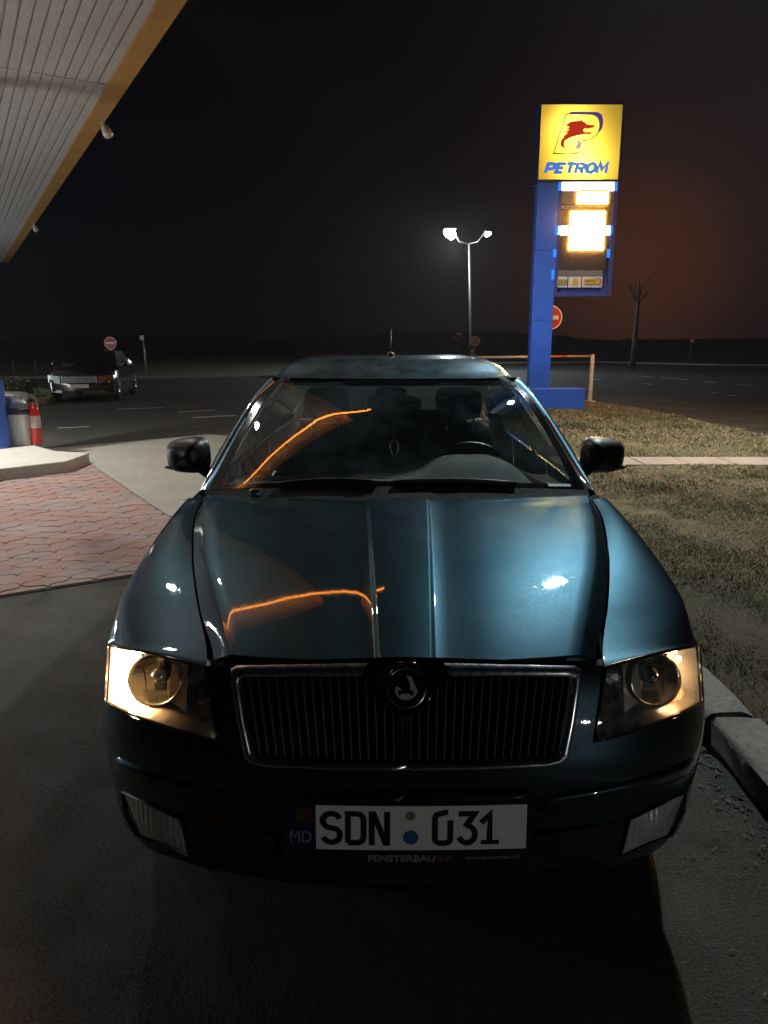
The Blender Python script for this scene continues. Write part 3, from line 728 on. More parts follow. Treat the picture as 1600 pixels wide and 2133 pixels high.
text_into(mb, 'MOTORINA', .085, lambda u, v, d: (fxp(365)+u, fy-.03-d, fzp(595)+v), 0, .006, bold=.002, width=.40); mb.build('price_lettering', LBL, pframe, smooth=False)
# three small service signs
SWH = mat('service_white', (.62, .60, .58), .4); SYL = mat('service_yellow', (.62, .36, .03), .4); SOL = mat('service_olive', (.30, .26, .08), .4); SDK = mat('service_dark', (.05, .05, .06), .4)
def sp(u, v, d): return (fxp(u), fy-.012-d, fzp(v))
for u0, u1 in ((172, 392), (408, 630), (646, 998)):
    b_ = rect_panel('service_sign', u0, u1, 1770, 1958, SWH, sign, .014, .02)
    mb = MB()
    if u0 == 172: mb.prism([(200, 1918), (372, 1918), (372, 1822), (200, 1822)], sp, 0.004, .006); mb.build('service_pictogram', SOL, b_, smooth=False)
    elif u0 == 408:
        mb.prism([(462, 1912), (575, 1912), (568, 1850), (545, 1812), (492, 1812), (470, 1850)], sp, 0.004, .006); mb.ribbon([(440, 1888), (470, 1888)], .02, lambda u, v, d: sp(u, v, d), .004, .006)
        mb.build('service_pictogram', SYL, b_, smooth=False)
    else:
        mb.prism([(672, 1905), (850, 1905), (850, 1815), (672, 1815)], sp, 0.004, .006); mb.prism([(905+52*math.cos(a), 1858-52*math.sin(a)) for a in [2*math.pi*k/24 for k in range(24)]], sp, .005, .008); mb.build('service_pictogram', SYL, b_, smooth=False)
        mb = MB(); mb.ribbon([(905+58*math.cos(a), 1858-58*math.sin(a)) for a in [2*math.pi*k/24 for k in range(24)]], 9, sp, .005, .009, closed=True)
        for vv in (1838, 1862, 1910): mb.ribbon([(690, vv), (835, vv)], 8, sp, .006, .009)
        mb.build('service_pictogram', SDK, b_, smooth=False)

# ------------------------------------------------------------------ traffic signs, barrier, lamp
GALV = mat('galvanised_steel', (.33, .33, .33), .5, .5, .15, 12)
SRED = mat('sign_red', (.42, .022, .015), .35, 0, .12, 6); SWHITE = mat('sign_white', (.62, .60, .56), .4, 0, .12, 6); SBACK = mat('sign_back', (.20, .20, .20), .5, .4, .15, 6)
def pole(mb, x, y, z1, r): mb.tube([(x, y, 0), (x, y, z1)], r, 10)
def disc_sign(px, pyc, pr, Y, label, cat='road sign', face=SRED, bar=True, ground_z=0, turn=0.0, pole_r=.03, bracket=False):
    cx_, _, cz = AY(px, pyc, Y); d = Y*CP-(cz-CAMH)*SP; R = pr*d/FOC
    t = thing('road_sign', label, cat, (cx_, Y, 0))
    mb = MB(); pole(mb, cx_, Y+.04, cz+R*.6, pole_r); mb.build('pole', GALV, t)
    f_ = lambda u, v, dd: (cx_+u*math.cos(turn)+dd*math.sin(turn), Y-dd*math.cos(turn)+u*math.sin(turn), cz+v)
    mb = MB(); mb.prism([(R*math.cos(a), R*math.sin(a)) for a in [2*math.pi*k/32 for k in range(32)]], f_, 0, .012); dsc = mb.build('disc', face, t, smooth=False)
    mb = MB(); mb.ribbon([(R*1.0*math.cos(a), R*1.0*math.sin(a)) for a in [2*math.pi*k/32 for k in range(32)]], R*.10, f_, -.002, .016, closed=True); mb.build('rim', SWHITE, dsc, smooth=False)
    if bar:
        mb = MB(); mb.prism([(-R*.72, -R*.17), (R*.72, -R*.17), (R*.72, R*.17), (-R*.72, R*.17)], f_, .012, .015); mb.build('bar', SWHITE, dsc, smooth=False)
    if bracket:
        mb = MB(); mb.box(cx_-.06, cx_+.06, Y-.02, Y+.0, cz-R*1.9, cz-R*1.1); mb.build('plate', GALV, t, smooth=False)
    return t
disc_sign(1146.5, 661.5, 23.5, 20.6, 'round red no entry sign on an orange lit pole behind the blue price sign post')
disc_sign(230, 714.5, 12.0, 27.0, 'round red no entry sign standing behind the dark parked car', bracket=True)
# small post with a lamp like head far left
t = thing('marker_post', 'thin post with a small pale plate beyond the dark parked car', 'post', (AY(301, 760, 33)[0], 33, 0))
x_, _, z_ = AY(297, 706, 33); mb = MB(); mb.tube([(x_+.09, 33, 0), (x_, 33, z_)], .035, 8); mb.build('pole', GALV, t)
mb = MB(); mb.box(x_-.10, x_+.08, 32.94, 32.97, z_-.05, z_+.15); mb.build('plate', SWHITE, t, smooth=False)
# give way sign far right
x_, _, z_ = AY(1442, 711, 60)
t = thing('road_sign', 'small triangular give way sign far across the road', 'road sign', (x_, 60, 0))
mb = MB(); pole(mb, x_, 60.05, z_+.1, .04); mb.build('pole', mat('pole_dark', (.05, .05, .05), .6), t)
f_ = lambda u, v, d: (x_+u, 60-d, z_+v); mb = MB(); mb.prism([(-.27, .22), (0, -.25), (.27, .22)], f_, 0, .02); tri_ = mb.build('plate', SRED, t, smooth=False)
mb = MB(); mb.prism([(-.17, .16), (0, -.13), (.17, .16)], f_, .02, .025); mb.build('inner_plate', SWHITE, tri_, smooth=False)
# two small posts by the lamp: a loop shaped post and a round plate seen from behind
YL = 30.0
x_, _, z_ = AY(955, 703, YL); t = thing('loop_post', 'thin red post topped with an open loop left of the street lamp', 'post', (x_, YL, 0))
RRED = mat('post_red', (.30, .05, .05), .5)
mb = MB(); pole(mb, x_, YL, z_-.1, .025); mb.build('pole', RRED, t)
mb = MB(); lp = [(-.06, -.11), (-.12, -.03), (-.13, .08), (-.06, .115), (.06, .115), (.13, .08), (.12, -.03), (.06, -.11)]
mb.tube([(x_+u, YL, z_+v) for u, v in lp], .026, 8, closed=True); mb.build('loop', RRED, t)
disc_sign(989.5, 710.5, 9.5, 30.5, 'round sign seen from its grey back beside the street lamp pole', face=SBACK, bar=False, pole_r=.035)
x_, _, z_ = AY(983.5, 740, 29.0)
t = thing('marker_board', 'orange and white striped marker board below the round grey sign', 'marker', (x_, 29, 0))
ORG = mat('marker_orange', (.45, .14, .03), .5)
top_ = AY(983, 728, 29)[2]
mb = MB(); mb.box(x_-.035, x_+.035, 29, 29.03, 0, top_); bo = mb.build('board', SWHITE, t, smooth=False)
for k in range(3):
    zb = top_-.06-.22*k; mb = MB(); mb.add([(x_-.034, 28.997, zb-.13), (x_+.034, 28.997, zb-.09), (x_+.034, 28.997, zb), (x_-.034, 28.997, zb-.04)], [(0, 1, 2, 3)]); mb.build('stripe', ORG, bo, smooth=False)
# barrier
YB = 19.75
t = thing('barrier', 'white barrier rail on posts behind the price sign at the road edge', 'barrier', (5.6, YB, 0))
BWH = mat('barrier_white', (.55, .52, .47), .5, 0, .2, 5); BOR = mat('barrier_orange_lit', (.50, .20, .07), .5, 0, .15, 5)  # orange rail sections hold the sign's light in their colour
xr = AY(1231.5, 790, YB)[0]; zt = AY(1231, 738, YB)[2]; xl = AY(988, 745, YB)[0]; zb = AY(1100, 744.5, YB)[2]
for nm, xx in (('post', xr), ('post', xl+.05)):
    mb = MB(); mb.box(xx-.045, xx+.045, YB-.045, YB+.045, .0, zt-(0 if nm == 'post' and xx == xr else .06)); mb.box(xx-.13, xx+.13, YB-.11, YB+.11, 0, .05)
    mb.build(nm, BWH, t, smooth=False, bevel=.008)
mb = MB(); mb.tube([(xl, YB, zb), (xr-.045, YB, zb+.03)], .034, 10); rail = mb.build('rail', BWH, t)
for a, b in ((.52, .80), (.98, 1.0)):
    mb = MB(); mb.tube([(lerp(xl, xr-.045, a), YB, lerp(zb, zb+.03, a)), (lerp(xl, xr-.045, b), YB, lerp(zb, zb+.03, b))], .0355, 10); mb.build('rail_lit_part', BOR, rail)
# street lamp
YS = 52.0
xp, _, _ = AY(979, 765, YS); zt = AY(977, 508, YS)[2]
slamp = thing('street_lamp', 'tall double headed street lamp shining white beyond the car', 'street lamp', (xp, YS, 0))
DKM = mat('lamp_pole', (.085, .08, .075), .5, .4, .15, 3)
mb = MB(); mb.tube([(xp, YS, 0), (xp, YS, 2.0), (AY(977, 510, YS)[0], YS, zt)], [.13, .11, .07], 12); mb.build('pole', DKM, slamp)
LAMPW = emis('lamp_white', (.86, .97, 1.0), 420.0); LAMPD = emis('lamp_white_small', (.95, 1.0, .93), 30.0)
for (px, py, m_, rx, rz, tl) in ((937, 487, LAMPW, .40, .34, -.25), (1016, 489, LAMPD, .22, .11, .3)):
    hx, _, hz = AY(px, py, YS-.9); px0 = AY(977, 510, YS)[0]
    mb = MB(); mb.tube([(px0, YS, zt), (lerp(px0, hx, .5), YS-.3, zt+.10), (lerp(px0, hx, .85), YS-.8, hz+.20)], .045, 8); arm = mb.build('arm', DKM, slamp)
    mb = MB(); mb.box(hx-rx, hx+rx, YS-1.35, YS-.55, hz+.1+rz*.4, hz+.2+rz*.5, 0); mb.build('lamp_head', DKM, arm, bevel=.03, smooth=False)
    mb = MB(); rows = []
    for (k, dz) in ((.02, -1), (.55, -.8), (.9, -.35), (1, .2), (.9, .45)):
        rows.append([(hx+rx*k*math.cos(a)+tl*dz*rz*.5, YS-.95+.36*k*math.sin(a), hz+rz*dz+tl*math.cos(a)*rx*.5) for a in [2*math.pi*q/20 for q in range(20)]])
    mb.grid(rows, closed=True); mb.build('bulb', m_, arm)

# ------------------------------------------------------------------ canopy, column, island
HC = 4.70
SOFF = ground_mat('soffit_sheet', [(.3, (.42, .41, .40)), (.7, (.56, .55, .53))], .5, 9, .1, 40, .6, None, (1.2, .60, (.36, .34, .32)))
FASC = mat('fascia_orange', (.44, .25, .075), .5, 0, .12, 3)
can = thing('station_canopy', 'petrol station canopy with ribbed grey underside and orange edge strip', 'canopy', (-9.0, 18.0, HC))
f0 = Vector(G(352, 0, HC)); f1 = Vector(G(10, 545, HC))
E2c = (f1-f0).normalized(); E1c = Vector((E2c.y, -E2c.x))       # points to the right of the canopy edge
near = f0-E2c*CANOPY_BACK; far = f1+E2c*.0
WID = 14.0
mb = MB(); rows = []; L_ = (far-near).length; k = 0; pitch = .125
prof = []
nr = 112
ribs = []
edge_in = .10
def soffit_piece(k0, k1, s0, s1):
    mb = MB(); row0 = []; row1 = []
    for k in range(k0, k1):
        for (t, dz) in ((0, 0), (.78, 0), (.82, .022), (.96, .022)):
            w_ = edge_in+(k+t)*pitch
            a = near+E2c*s0-E1c*w_; b = near+E2c*s1-E1c*w_; row0.append((a.x, a.y, HC+dz)); row1.append((b.x, b.y, HC+dz))
    w_ = edge_in+k1*pitch; a = near+E2c*s0-E1c*w_; b = near+E2c*s1-E1c*w_; row0.append((a.x, a.y, HC)); row1.append((b.x, b.y, HC))
    mb.grid([row0, row1]); return mb
cuts = [0]
mid = Vector(G(150, 165, HC)); sm = (mid-near).dot(E2c); mid2 = Vector(G(40, 455, HC)); sm2 = (mid2-near).dot(E2c)
secs = [(0, sm-.02), (sm, sm2-.02), (sm2, L_)]
strip = 1
cntp = 0
for (s0, s1) in secs:
    for k in range(0, nr, strip):
        if k*pitch > 7.5 and k % 8: continue
        st = strip if k*pitch <= 7.5 else 8
        mb = soffit_piece(k, min(nr, k+st), s0, s1)
        jz = random.uniform(-.004, .004); mb.v = [(x, y, z+jz) for x, y, z in mb.v]
        mb.build('soffit_panel', SOFF, can, smooth=False, fixn=False); cntp += 1
# fascia: lower lip and upright band, roof deck above
mb = MB()
def along(w0, w1, z0, z1, s0=0, s1=None):
    s1 = L_ if s1 is None else s1
    P = [near+E2c*s-E1c*w for s in (s0, s1) for w in (w0, w1)]
    vs_ = [(p.x, p.y, z) for z in (z0, z1) for p in P]
    mb.add(vs_, [(0, 1, 3, 2), (4, 6, 7, 5), (0, 2, 6, 4), (1, 5, 7, 3), (0, 4, 5, 1), (2, 3, 7, 6)])
along(-.14, .095, HC-.02, HC+.55)
fas = mb.build('fascia', FASC, can, smooth=False)
mb = MB(); along(.10, WID, HC+.05, HC+.5); mb.build('roof_deck', mat('deck_dark', (.03, .03, .03), .8), can, smooth=False)
mb = MB(); P0 = near; 
for s_ in (-.14, L_):
    P = [near+E2c*(s_+q)-E1c*w for q in (0, .14) for w in (-.14, WID)]
    mb.add([(p.x, p.y, z) for z in (HC-.02, HC+.55) for p in P], [(0, 1, 3, 2), (4, 6, 7, 5), (0, 2, 6, 4), (1, 5, 7, 3), (0, 4, 5, 1), (2, 3, 7, 6)])
mb.build('end_fascia', FASC, can, smooth=False)
# orange neon tube under the near end of the canopy
NEON = emis('neon_orange', (1.0, .30, .035), 14.0)
mb = MB(); mb.tube([(-.24, 5.74, HC-.10), (-.29, 5.67, HC-.13), (-.45, 5.62, HC-.13), (-.80, 5.57, HC-.13), (-1.12, 5.46, HC-.13), (-1.35, 5.30, HC-.13), (-1.70, 5.13, HC-.13), (-2.00, 4.97, HC-.13), (-2.35, 4.70, HC-.13), (-2.6, 4.58, HC-.13), (-2.8, 4.75, HC-.13), (-3.2, 4.5, HC-.13)], .020, 8)
t = mb.build('neon_tube', NEON, can)
# small floodlight fittings clipped to the edge
FLW = mat('fitting_white', (.62, .56, .54), .4)
for (px, py, r_, lb) in ((229, 266, 9.0, 'small white lamp fitting hanging from the middle of the canopy edge'), (67, 478, 4.2, 'small pale lamp fitting far along the canopy edge')):
    ex = Vector(G(px-6, py-12, HC-.02)); s_ = (ex-near).dot(E2c); b = near+E2c*s_+E1c*.10; d_ = b.length; R = r_*d_/FOC*1.05
    t = thing('edge_lamp', lb, 'lamp fitting', (b.x, b.y, HC-.05)); axis = Vector((.45, -.15, -.9)).normalized(); st = Vector((b.x, b.y, HC-.03))
    mb = MB(); mb.tube([st+Vector((0, 0, .06)), st+axis*R*.9], R*.30, 8); mb.build('bracket', GALV, t)
    mb = MB(); mb.tube([st+axis*R*.7, st+axis*R*1.1, st+axis*R*2.2, st+axis*R*2.9, st+axis*R*3.1], [R*.4, R*.7, R*.95, R*.85, R*.1], 14); mb.build('shade', FLW, t)
# island with blue clad column, bin and extinguisher
ISL = ground_mat('island_concrete', [(.3, (.27, .26, .235)), (.7, (.40, .385, .35))], 1.5, 18, .3, 60, .8, None, (3.0, .62, (.22, .21, .19)))
it = [Vector(G(-60, 992, .155)), Vector(G(0, 976, .155)), Vector(G(140, 960, .155)), Vector(G(186, 943, .155)), Vector(G(118, 939.5, .155))]
it += [it[-1]+Vector((-2.2, 2.2)), it[0]+Vector((-3.2, 3.4))]
mb = MB(); mb.prism([tuple(p) for p in it], lambda u, v, d: (u, v, d), 0, .155); isl = mb.build('pump_island', ISL, smooth=False, bevel=.014); isl['kind'] = 'structure'
COLG = mat('column_grey', (.17, .175, .17), .5, 0, .1, 3)
def column(cx_, cy_, label):
    t = thing('canopy_column', label, 'column', (cx_, cy_, 0))
    mb = MB(); mb.tube([(cx_, cy_, .15), (cx_, cy_, HC)], .20, 28); mb.build('shaft', COLG, t)
    mb = MB(); mb.tube([(cx_, cy_, .15), (cx_, cy_, 1.06)], .235, 28); mb.build('sleeve', SBLUE, t, sharp=40)
    mb = MB(); mb.box(cx_-.34, cx_+.235, cy_-.30, cy_-.205, AY(0, 637, 9.6)[2], AY(0, 583, 9.6)[2]); mb.build('number_board', FASC, t, smooth=False, bevel=.01)
    return t
cb = AY(15, 900, 9.72); column(cb[0]-.235, 9.72, 'grey canopy column with a blue lower sleeve at the left beside the bin')
# blue board hanging under the canopy, mirrored in the car's fender
hb = thing('hanging_board', 'blue board hanging from the canopy, seen mirrored on the left fender', 'board', (-4.1, 6.7, 2.85))
mb = MB(); Mx = Matrix.Translation((-4.1, 6.7, 0)) @ Matrix.Rotation(math.radians(-58), 4, 'Z'); mb.box(-.9, .9, -.06, .06, 2.9, 3.7, 0, Mx); mb.build('panel', SBLUE, hb, smooth=False, bevel=.015)
mb = MB()
for q_ in (-.7, .7): p_ = Mx @ Vector((q_, 0, 3.7)); mb.tube([tuple(p_), (p_.x, p_.y, HC)], .015, 6)
mb.build('hanger', GALV, hb)
# bin
STEEL = mat('brushed_steel', (.50, .51, .52), .28, .85, .08, 30, .05, 120); BING = mat('bin_grey', (.42, .42, .42), .38, .3, .08, 10); BINB = mat('bin_black', (.02, .02, .02), .4)
bx, by = AY(40, 900, 10.05)[0], 10.05
binr = thing('waste_bin', 'grey waste bin with a domed steel lid between blue column and extinguisher', 'bin', (bx, by, .155))
hw = .225
def rsec(hw_, hd_, n=28, e=.45): return [(hw_*math.copysign(abs(math.cos(a))**e, math.cos(a)), hd_*math.copysign(abs(math.sin(a))**e, math.sin(a))) for a in [2*math.pi*k/n for k in range(n)]]
mb = MB(); mb.grid([[(bx+u*k, by+v*k, z) for u, v in rsec(hw, .19)] for z, k in ((.155, .86), (.16, .90), (.50, .95), (.585, .99))], closed=True); mb.build('body', BING, binr, sharp=50)
mb = MB(); mb.grid([[(bx+u*k, by+v*k, z) for u, v in rsec(hw, .19)] for z, k in ((.585, .99), (.60, 1.02), (.64, 1.02), (.655, .99))], closed=True); mb.build('band', BINB, binr, sharp=50)
mb = MB(); rows = []
for k in range(13):
    a = math.pi*k/12; rows.append([(bx+lerp(-hw, hw, i/10)*.99, by-.19*math.cos(a)*1.0, .655+.235*math.sin(a)**.8*(1-.16*abs(lerp(-1, 1, i/10))**3)) for i in range(11)])
mb.grid(rows); 
for e in (0, 10): mb.f.append(tuple(len(mb.v)-143+r_*11+e for r_ in range(13))); mb.m.append(0)
mb.build('lid', STEEL, binr, sharp=50)
mb = MB(); mb.box(bx-.10, bx+.10, by-.205, by-.19, .60, .67); mb.tube([(bx-.08, by-.22, .655), (bx+.06, by-.22, .655)], .010, 8); mb.build('flap', BINB, binr, smooth=False)
# extinguisher
EXR = mat('extinguisher_red', (.50, .028, .016), .25, 0, .08, 12, coat=.6); EXW = mat('extinguisher_label', (.55, .42, .40), .5)
exx, exy = AY(81, 950, 10.0)[0], 10.0
ex = thing('fire_extinguisher', 'red fire extinguisher with a pale label standing right of the bin', 'extinguisher', (exx, exy, .155))
mb = MB(); mb.lathe([(.001, 0), (.066, .002), (.071, .015), (.071, .44), (.066, .50), (.045, .55), (.022, .575), (.022, .60)], (exx, exy, .155), 28); mb.build('cylinder', EXR, ex, sharp=60)
mb = MB(); mb.lathe([(.0718, .24), (.0722, .245), (.0722, .40), (.0718, .405)], (exx, exy, .155), 28); mb.build('label_wrap', EXW, ex)
mb = MB(); mb.box(exx-.03, exx+.03, exy-.018, exy+.018, .75, .79); mb.tube([(exx-.02, exy, .785), (exx-.09, exy-.02, .80)], .010, 6); mb.tube([(exx-.02, exy, .765), (exx-.08, exy-.02, .765)], .008, 6)
valve = mb.build('valve', BINB, ex)
mb = MB(); mb.tube([(exx-.03, exy-.01, .76), (exx-.085, exy-.03, .72), (exx-.095, exy-.04, .60), (exx-.085, exy-.05, .45)], .011, 8); mb.build('hose', BINB, ex)

# far dark wood, one mass, added to hide the straight horizon under the glow
WOODM = mat('added_wood', (.020, .018, .014), .95, 0, .4, .05)
mb = MB(); rng = random.Random(21); rows = [[], []]; x = -420.0
while x < 420:
    y = 210+25*math.sin(x*.011)+12*math.sin(x*.037); h_ = 3.6+1.2*math.sin(x*.021+1)+.8*math.sin(x*.06)+rng.uniform(-.4, .4)
    w_ = rng.uniform(4.5, 9); mb.lathe([(w_, -1), (w_*1.05, h_*.35), (w_*.9, h_*.72), (w_*.55, h_*.95), (.1, h_*1.02)], (x, y, 0), 12); x += rng.uniform(2.0, 3.5)
o = mb.build('added_wood', WOODM); o['kind'] = 'stuff'; o['label'] = 'dark wood added along the horizon'
# ------------------------------------------------------------------ far car, bushes, fence, tree
FARP = mat('far_car_paint', (.006, .007, .008), .22, 0, .15, 6, coat=.5, coatr=.04)
fcx, fcy, fa = -8.45, 20.9, math.radians(9)
suv = thing('parked_car', 'black car parked far left with chrome grille under the dark sky', 'car', (fcx, fcy, 0)); suv.rotation_euler = (0, 0, fa)
def SB(mb, name, m_, parent=None, **k): return mb.build(name, m_, parent or suv, origin=(0, 0, 0), **k)
mb = MB(); rows = []     # body loft along its length, front at y=-1
for (y, zb, zs, w) in ((-1.00, .30, .62, .70), (-.94, .22, .74, .80), (-.7, .20, .84, .86), (.0, .20, .92, .88), (.8, .20, .94, .88), (2.2, .20, .95, .88), (3.0, .22, .93, .84), (3.15, .35, .80, .76)):
    rows.append([(-w, y, zb), (-w*1.01, y, lerp(zb, zs, .5)), (-w*.97, y, zs-.06), (-w*.85, y, zs), (0, y, zs+.04), (w*.85, y, zs), (w*.97, y, zs-.06), (w*1.01, y, lerp(zb, zs, .5)), (w, y, zb)])
mb.grid(rows); mb.f.append(tuple(reversed(range(9)))); mb.m.append(0); o0 = len(mb.v)-9; mb.f.append(tuple(o0+k for k in range(9))); mb.m.append(0)
sbody = SB(mb, 'body', FARP, sharp=50)
mb = MB(); rows = []
for (y, z, w) in ((.25, .95, .78), (.85, 1.30, .64), (1.1, 1.36, .62), (2.2, 1.37, .61), (2.9, 1.20, .62), (3.05, .97, .74)):
    rows.append([(-w*1.04, y, .92), (-w, y, lerp(.92, z, .6)), (-w*.92, y, z-.02), (0, y, z+.02), (w*.92, y, z-.02), (w, y, lerp(.92, z, .6)), (w*1.04, y, .92)])
mb.grid(rows); SB(mb, 'cabin', FARP, sharp=50)
mb = MB(); mb.add([(-.70, .32, .985), (.70, .32, .985), (.58, .83, 1.295), (-.58, .83, 1.295)], [(0, 1, 2, 3)]); mb.v = [(x, y-.03, z+.02) for x, y, z in mb.v]; SB(mb, 'windscreen', BLACKG, smooth=False)
SCHR = mat('far_chrome', (.55, .56, .60), .22, 1.0, .1, 10)
mb = MB()
for k in range(4): mb.box(-.42, .42, -1.035, -1.0, .525+.045*k, .550+.045*k)
mb.box(-.46, -.43, -1.04, -1.0, .50, .71); mb.box(.43, .46, -1.04, -1.0, .50, .71); SB(mb, 'grille', SCHR, smooth=False)
LCOOL = mat('far_lamp_glint', (.62, .78, .80), .3, 0, .1, 14); LAMB = mat('far_lamp_glint_amber', (.30, .15, .06), .2, .6, .2, 14)  # headlamp reflections put into the colour, cool on one side, amber on the other
for sd, m_ in ((-1, LCOOL), (1, LAMB)):
    mb = MB(); rows = []
    for j in range(5):
        t_ = j/4; rows.append([(sd*lerp(.50, .83, i/6), -1.03+.12*(i/6)**2, lerp(.50, .70, t_)+.03*i/6) for i in range(7)])
    mb.grid(rows); SB(mb, 'headlight', m_)
    mb = MB(); rows = [[(sd*(lerp(.48, .76, i/5)), -1.02+.08*(i/5)**2, lerp(.28, .36, j/2)-.04*(1-i/5)) for i in range(6)] for j in range(3)]; mb.grid(rows); SB(mb, 'fog_lamp', m_)
    mb = MB(); mb.lathe([(.001, -.05), (.06, -.04), (.08, 0), (.07, .03)], (sd*.98, .35, 1.0), 12, 'Y'); SB(mb, 'wing_mirror', FARP)
mb = MB(); mb.box(-.24, .24, -1.05, -1.02, .38, .48); SB(mb, 'number_plate', SWHITE, smooth=False)
for wy in (-.35, 2.25):
    for sd in (-1, 1):
        mb = MB(); mb.lathe([(.19, -.1), (.30, -.09), (.315, 0), (.30, .09), (.19, .1)], (sd*.80, wy, .315), 24, 'X'); ty = SB(mb, 'wheel', RUBBER)
        mb = MB()
        for k in range(6):
            a = 2*math.pi*k/6; mb.tube([(sd*.895, wy+.03*math.cos(a), .315+.03*math.sin(a)), (sd*.89, wy+.19*math.cos(a), .315+.19*math.sin(a))], .022, 6)
        SB(mb, 'rim', RIM, ty)
# raised grass bed with kerb and bushes left of the black car
bed = [G(-40, 842), G(95, 840), G(118, 832), G(118, 822), G(60, 808), G(-40, 806)]
mb = MB(); mb.prism([tuple(p) for p in bed], lambda u, v, d: (u, v, d), 0, .10); o = mb.build('planting_bed', mat('bed_grass', (.050, .085, .025), .95, 0, .5, 14, .8, 60), smooth=False); o['kind'] = 'structure'
kerb_run('kerb', [G(20, 845), G(97, 841), G(120, 832)], .14, .16, KERB, 1.0, .02, .004, start_seed=11)
LEAFG = mat('bush_leaf', (.040, .055, .020), .7, 0, .45, 5); TWIG = mat('bush_twig', (.05, .04, .03), .9); LEAFY = mat('bush_leaf_lit', (.16, .17, .06), .7, 0, .4, 5)
def bush(cx_, cy_, rx, rz, label, seed, n=500):
    rng = random.Random(seed); t = thing('bush', label, 'bush', (cx_, cy_, .1))
    mb = MB(); 
    for k in range(7):
        a = rng.uniform(0, 6.28); mb.tube([(cx_, cy_, .08), (cx_+rx*.4*math.cos(a), cy_+rx*.4*math.sin(a), rz*.5), (cx_+rx*.8*math.cos(a), cy_+rx*.8*math.sin(a), rz*rng.uniform(.7, 1))], [.02, .014, .006], 5)
    mb.build('stem', TWIG, t)
    mb = MB()
    for k in range(n):
        u = rng.gauss(0, .5), rng.gauss(0, .5); z = rng.uniform(.05, 1)**.7; rr = rx*math.sqrt(max(0, 1-(z*1.05-.35)**2))*1.05; x, y = cx_+max(-1, min(1, u[0]))*rr, cy_+max(-1, min(1, u[1]))*rr; zz = .1+z*rz+rng.gauss(0, .03)
        s_ = rng.uniform(.03, .07); a, b = Vector((rng.gauss(0, 1), rng.gauss(0, 1), rng.gauss(0, 1))).normalized(), Vector((rng.gauss(0, 1), rng.gauss(0, 1), rng.gauss(0, 1))).normalized()
        c = Vector((x, y, zz)); mb.add([c-a*s_, c+b*s_*.5, c+a*s_, c-b*s_*.5], [(0, 1, 2, 3)], 1 if z > .86 else 0)  # top leaves paler, the light on them put into the colour
    mb.build('foliage', [LEAFG, LEAFY], t, smooth=False)
b0 = G(15, 836); bush(b0[0], b0[1]+.5, .50, .50, 'dark clipped bush with a pale top behind the bin lid', 1)
b1 = G(45, 834); bush(b1[0], b1[1]+.35, .30, .40, 'low dark bush left of the black parked car', 2, 300)
# fence posts far left
PST = mat('fence_post', (.16, .16, .16), .7)
for px, lb_ in ((25, 'thin far fence post above the bush, leftmost of three'), (72, 'middle one of three thin far fence posts left of the black car'), (111, 'thin far fence post nearest the left side of the black car')):
    x_, _, z_ = AY(px, 752, 40); t = MB(); t.tube([(x_, 40, 0), (x_, 40, z_)], .05, 6); t.tube([(x_, 40, z_-.02), (x_, 40, z_+.03)], [.065, .03], 6)
    o = t.build('fence_post', PST, origin=(x_, 40, 0)); tag(o, lb_, 'fence post', 'far fence posts')
# bare tree with pale trunk far right
BARK = mat('pale_bark', (.12, .10, .085), .9, 0, .35, 3, .5, 12); CRN = mat('bare_twigs', (.07, .05, .04), .9, 0, .3, 3)
tx, _, _ = AY(1319, 745, 46); rng = random.Random(9)
tr_ = thing('tree', 'slim bare tree with a pale trunk right of the price sign', 'tree', (tx, 46, 0))
mb = MB(); mb.tube([(tx, 46, 0), (tx+.02, 46, 2.4), (tx+.05, 46, 4.2), (tx+.0, 46, 5.6)], [.17, .15, .11, .03], 10); mb.build('trunk', BARK, tr_)
mb = MB(); tw = MB()
for k in range(7):
    z = rng.uniform(3.4, 5.4); a = rng.uniform(0, 6.28); L = rng.uniform(.8, 1.7)*(1.2-.12*(z-3)); e = Vector((tx+math.cos(a)*L*.7, 46+math.sin(a)*L*.7, z+L*.75)); s_ = Vector((tx+.03, 46, z))
    mb.tube([s_, (s_+e)/2+Vector((0, 0, -.08)), e], [.05, .03, .012], 5)
    for q in range(22):
        p_ = s_.lerp(e, rng.uniform(.35, 1)); d = Vector((rng.gauss(0, 1), rng.gauss(0, 1), rng.gauss(.5, 1))).normalized()*rng.uniform(.2, .5); nn = d.orthogonal().normalized()*.012; tw.add([p_-nn, p_+nn, p_+d], [(0, 1, 2)])
mb.build('limb', BARK, tr_); tw.build('crown', CRN, tr_, smooth=False)
# ------------------------------------------------------------------ the dark blue car
XC = 0.048
def PX(dx, py, Y):
    r = ray(800, py); k = Y/r[1]
    return (dx/FOC*k, Y, CAMH+r[2]*k)
W_ = pchip([.19, .22, .25, .32, .42, .50, .55, .65, .72, .80, .86], [.715, .745, .760, .773, .779, .789, .792, .794, .790, .785, .76])
YC_ = pchip([.19, .22, .25, .32, .42, .55, .60, .65, .72, .80, .86], [1.49, 1.45, 1.42, 1.39, 1.374, 1.372, 1.378, 1.392, 1.415, 1.452, 1.51])
NL, NN = .55, 3.0
def nose(q, z, off=0.0):
    a = min(abs(q), 1.0)
    x = W_(z)*a; y = YC_(z)+NL*(1-max(0.0, 1-a**NN)**(1/NN))
    if off:
        e = .002; b = max(0, a-e)
        tx = W_(z)*(a-b); ty = y-(YC_(z)+NL*(1-max(0.0, 1-b**NN)**(1/NN)))
        L = math.hypot(tx, ty) or 1; x += off*ty/L; y -= off*tx/L
    return (math.copysign(x, q), y, z)
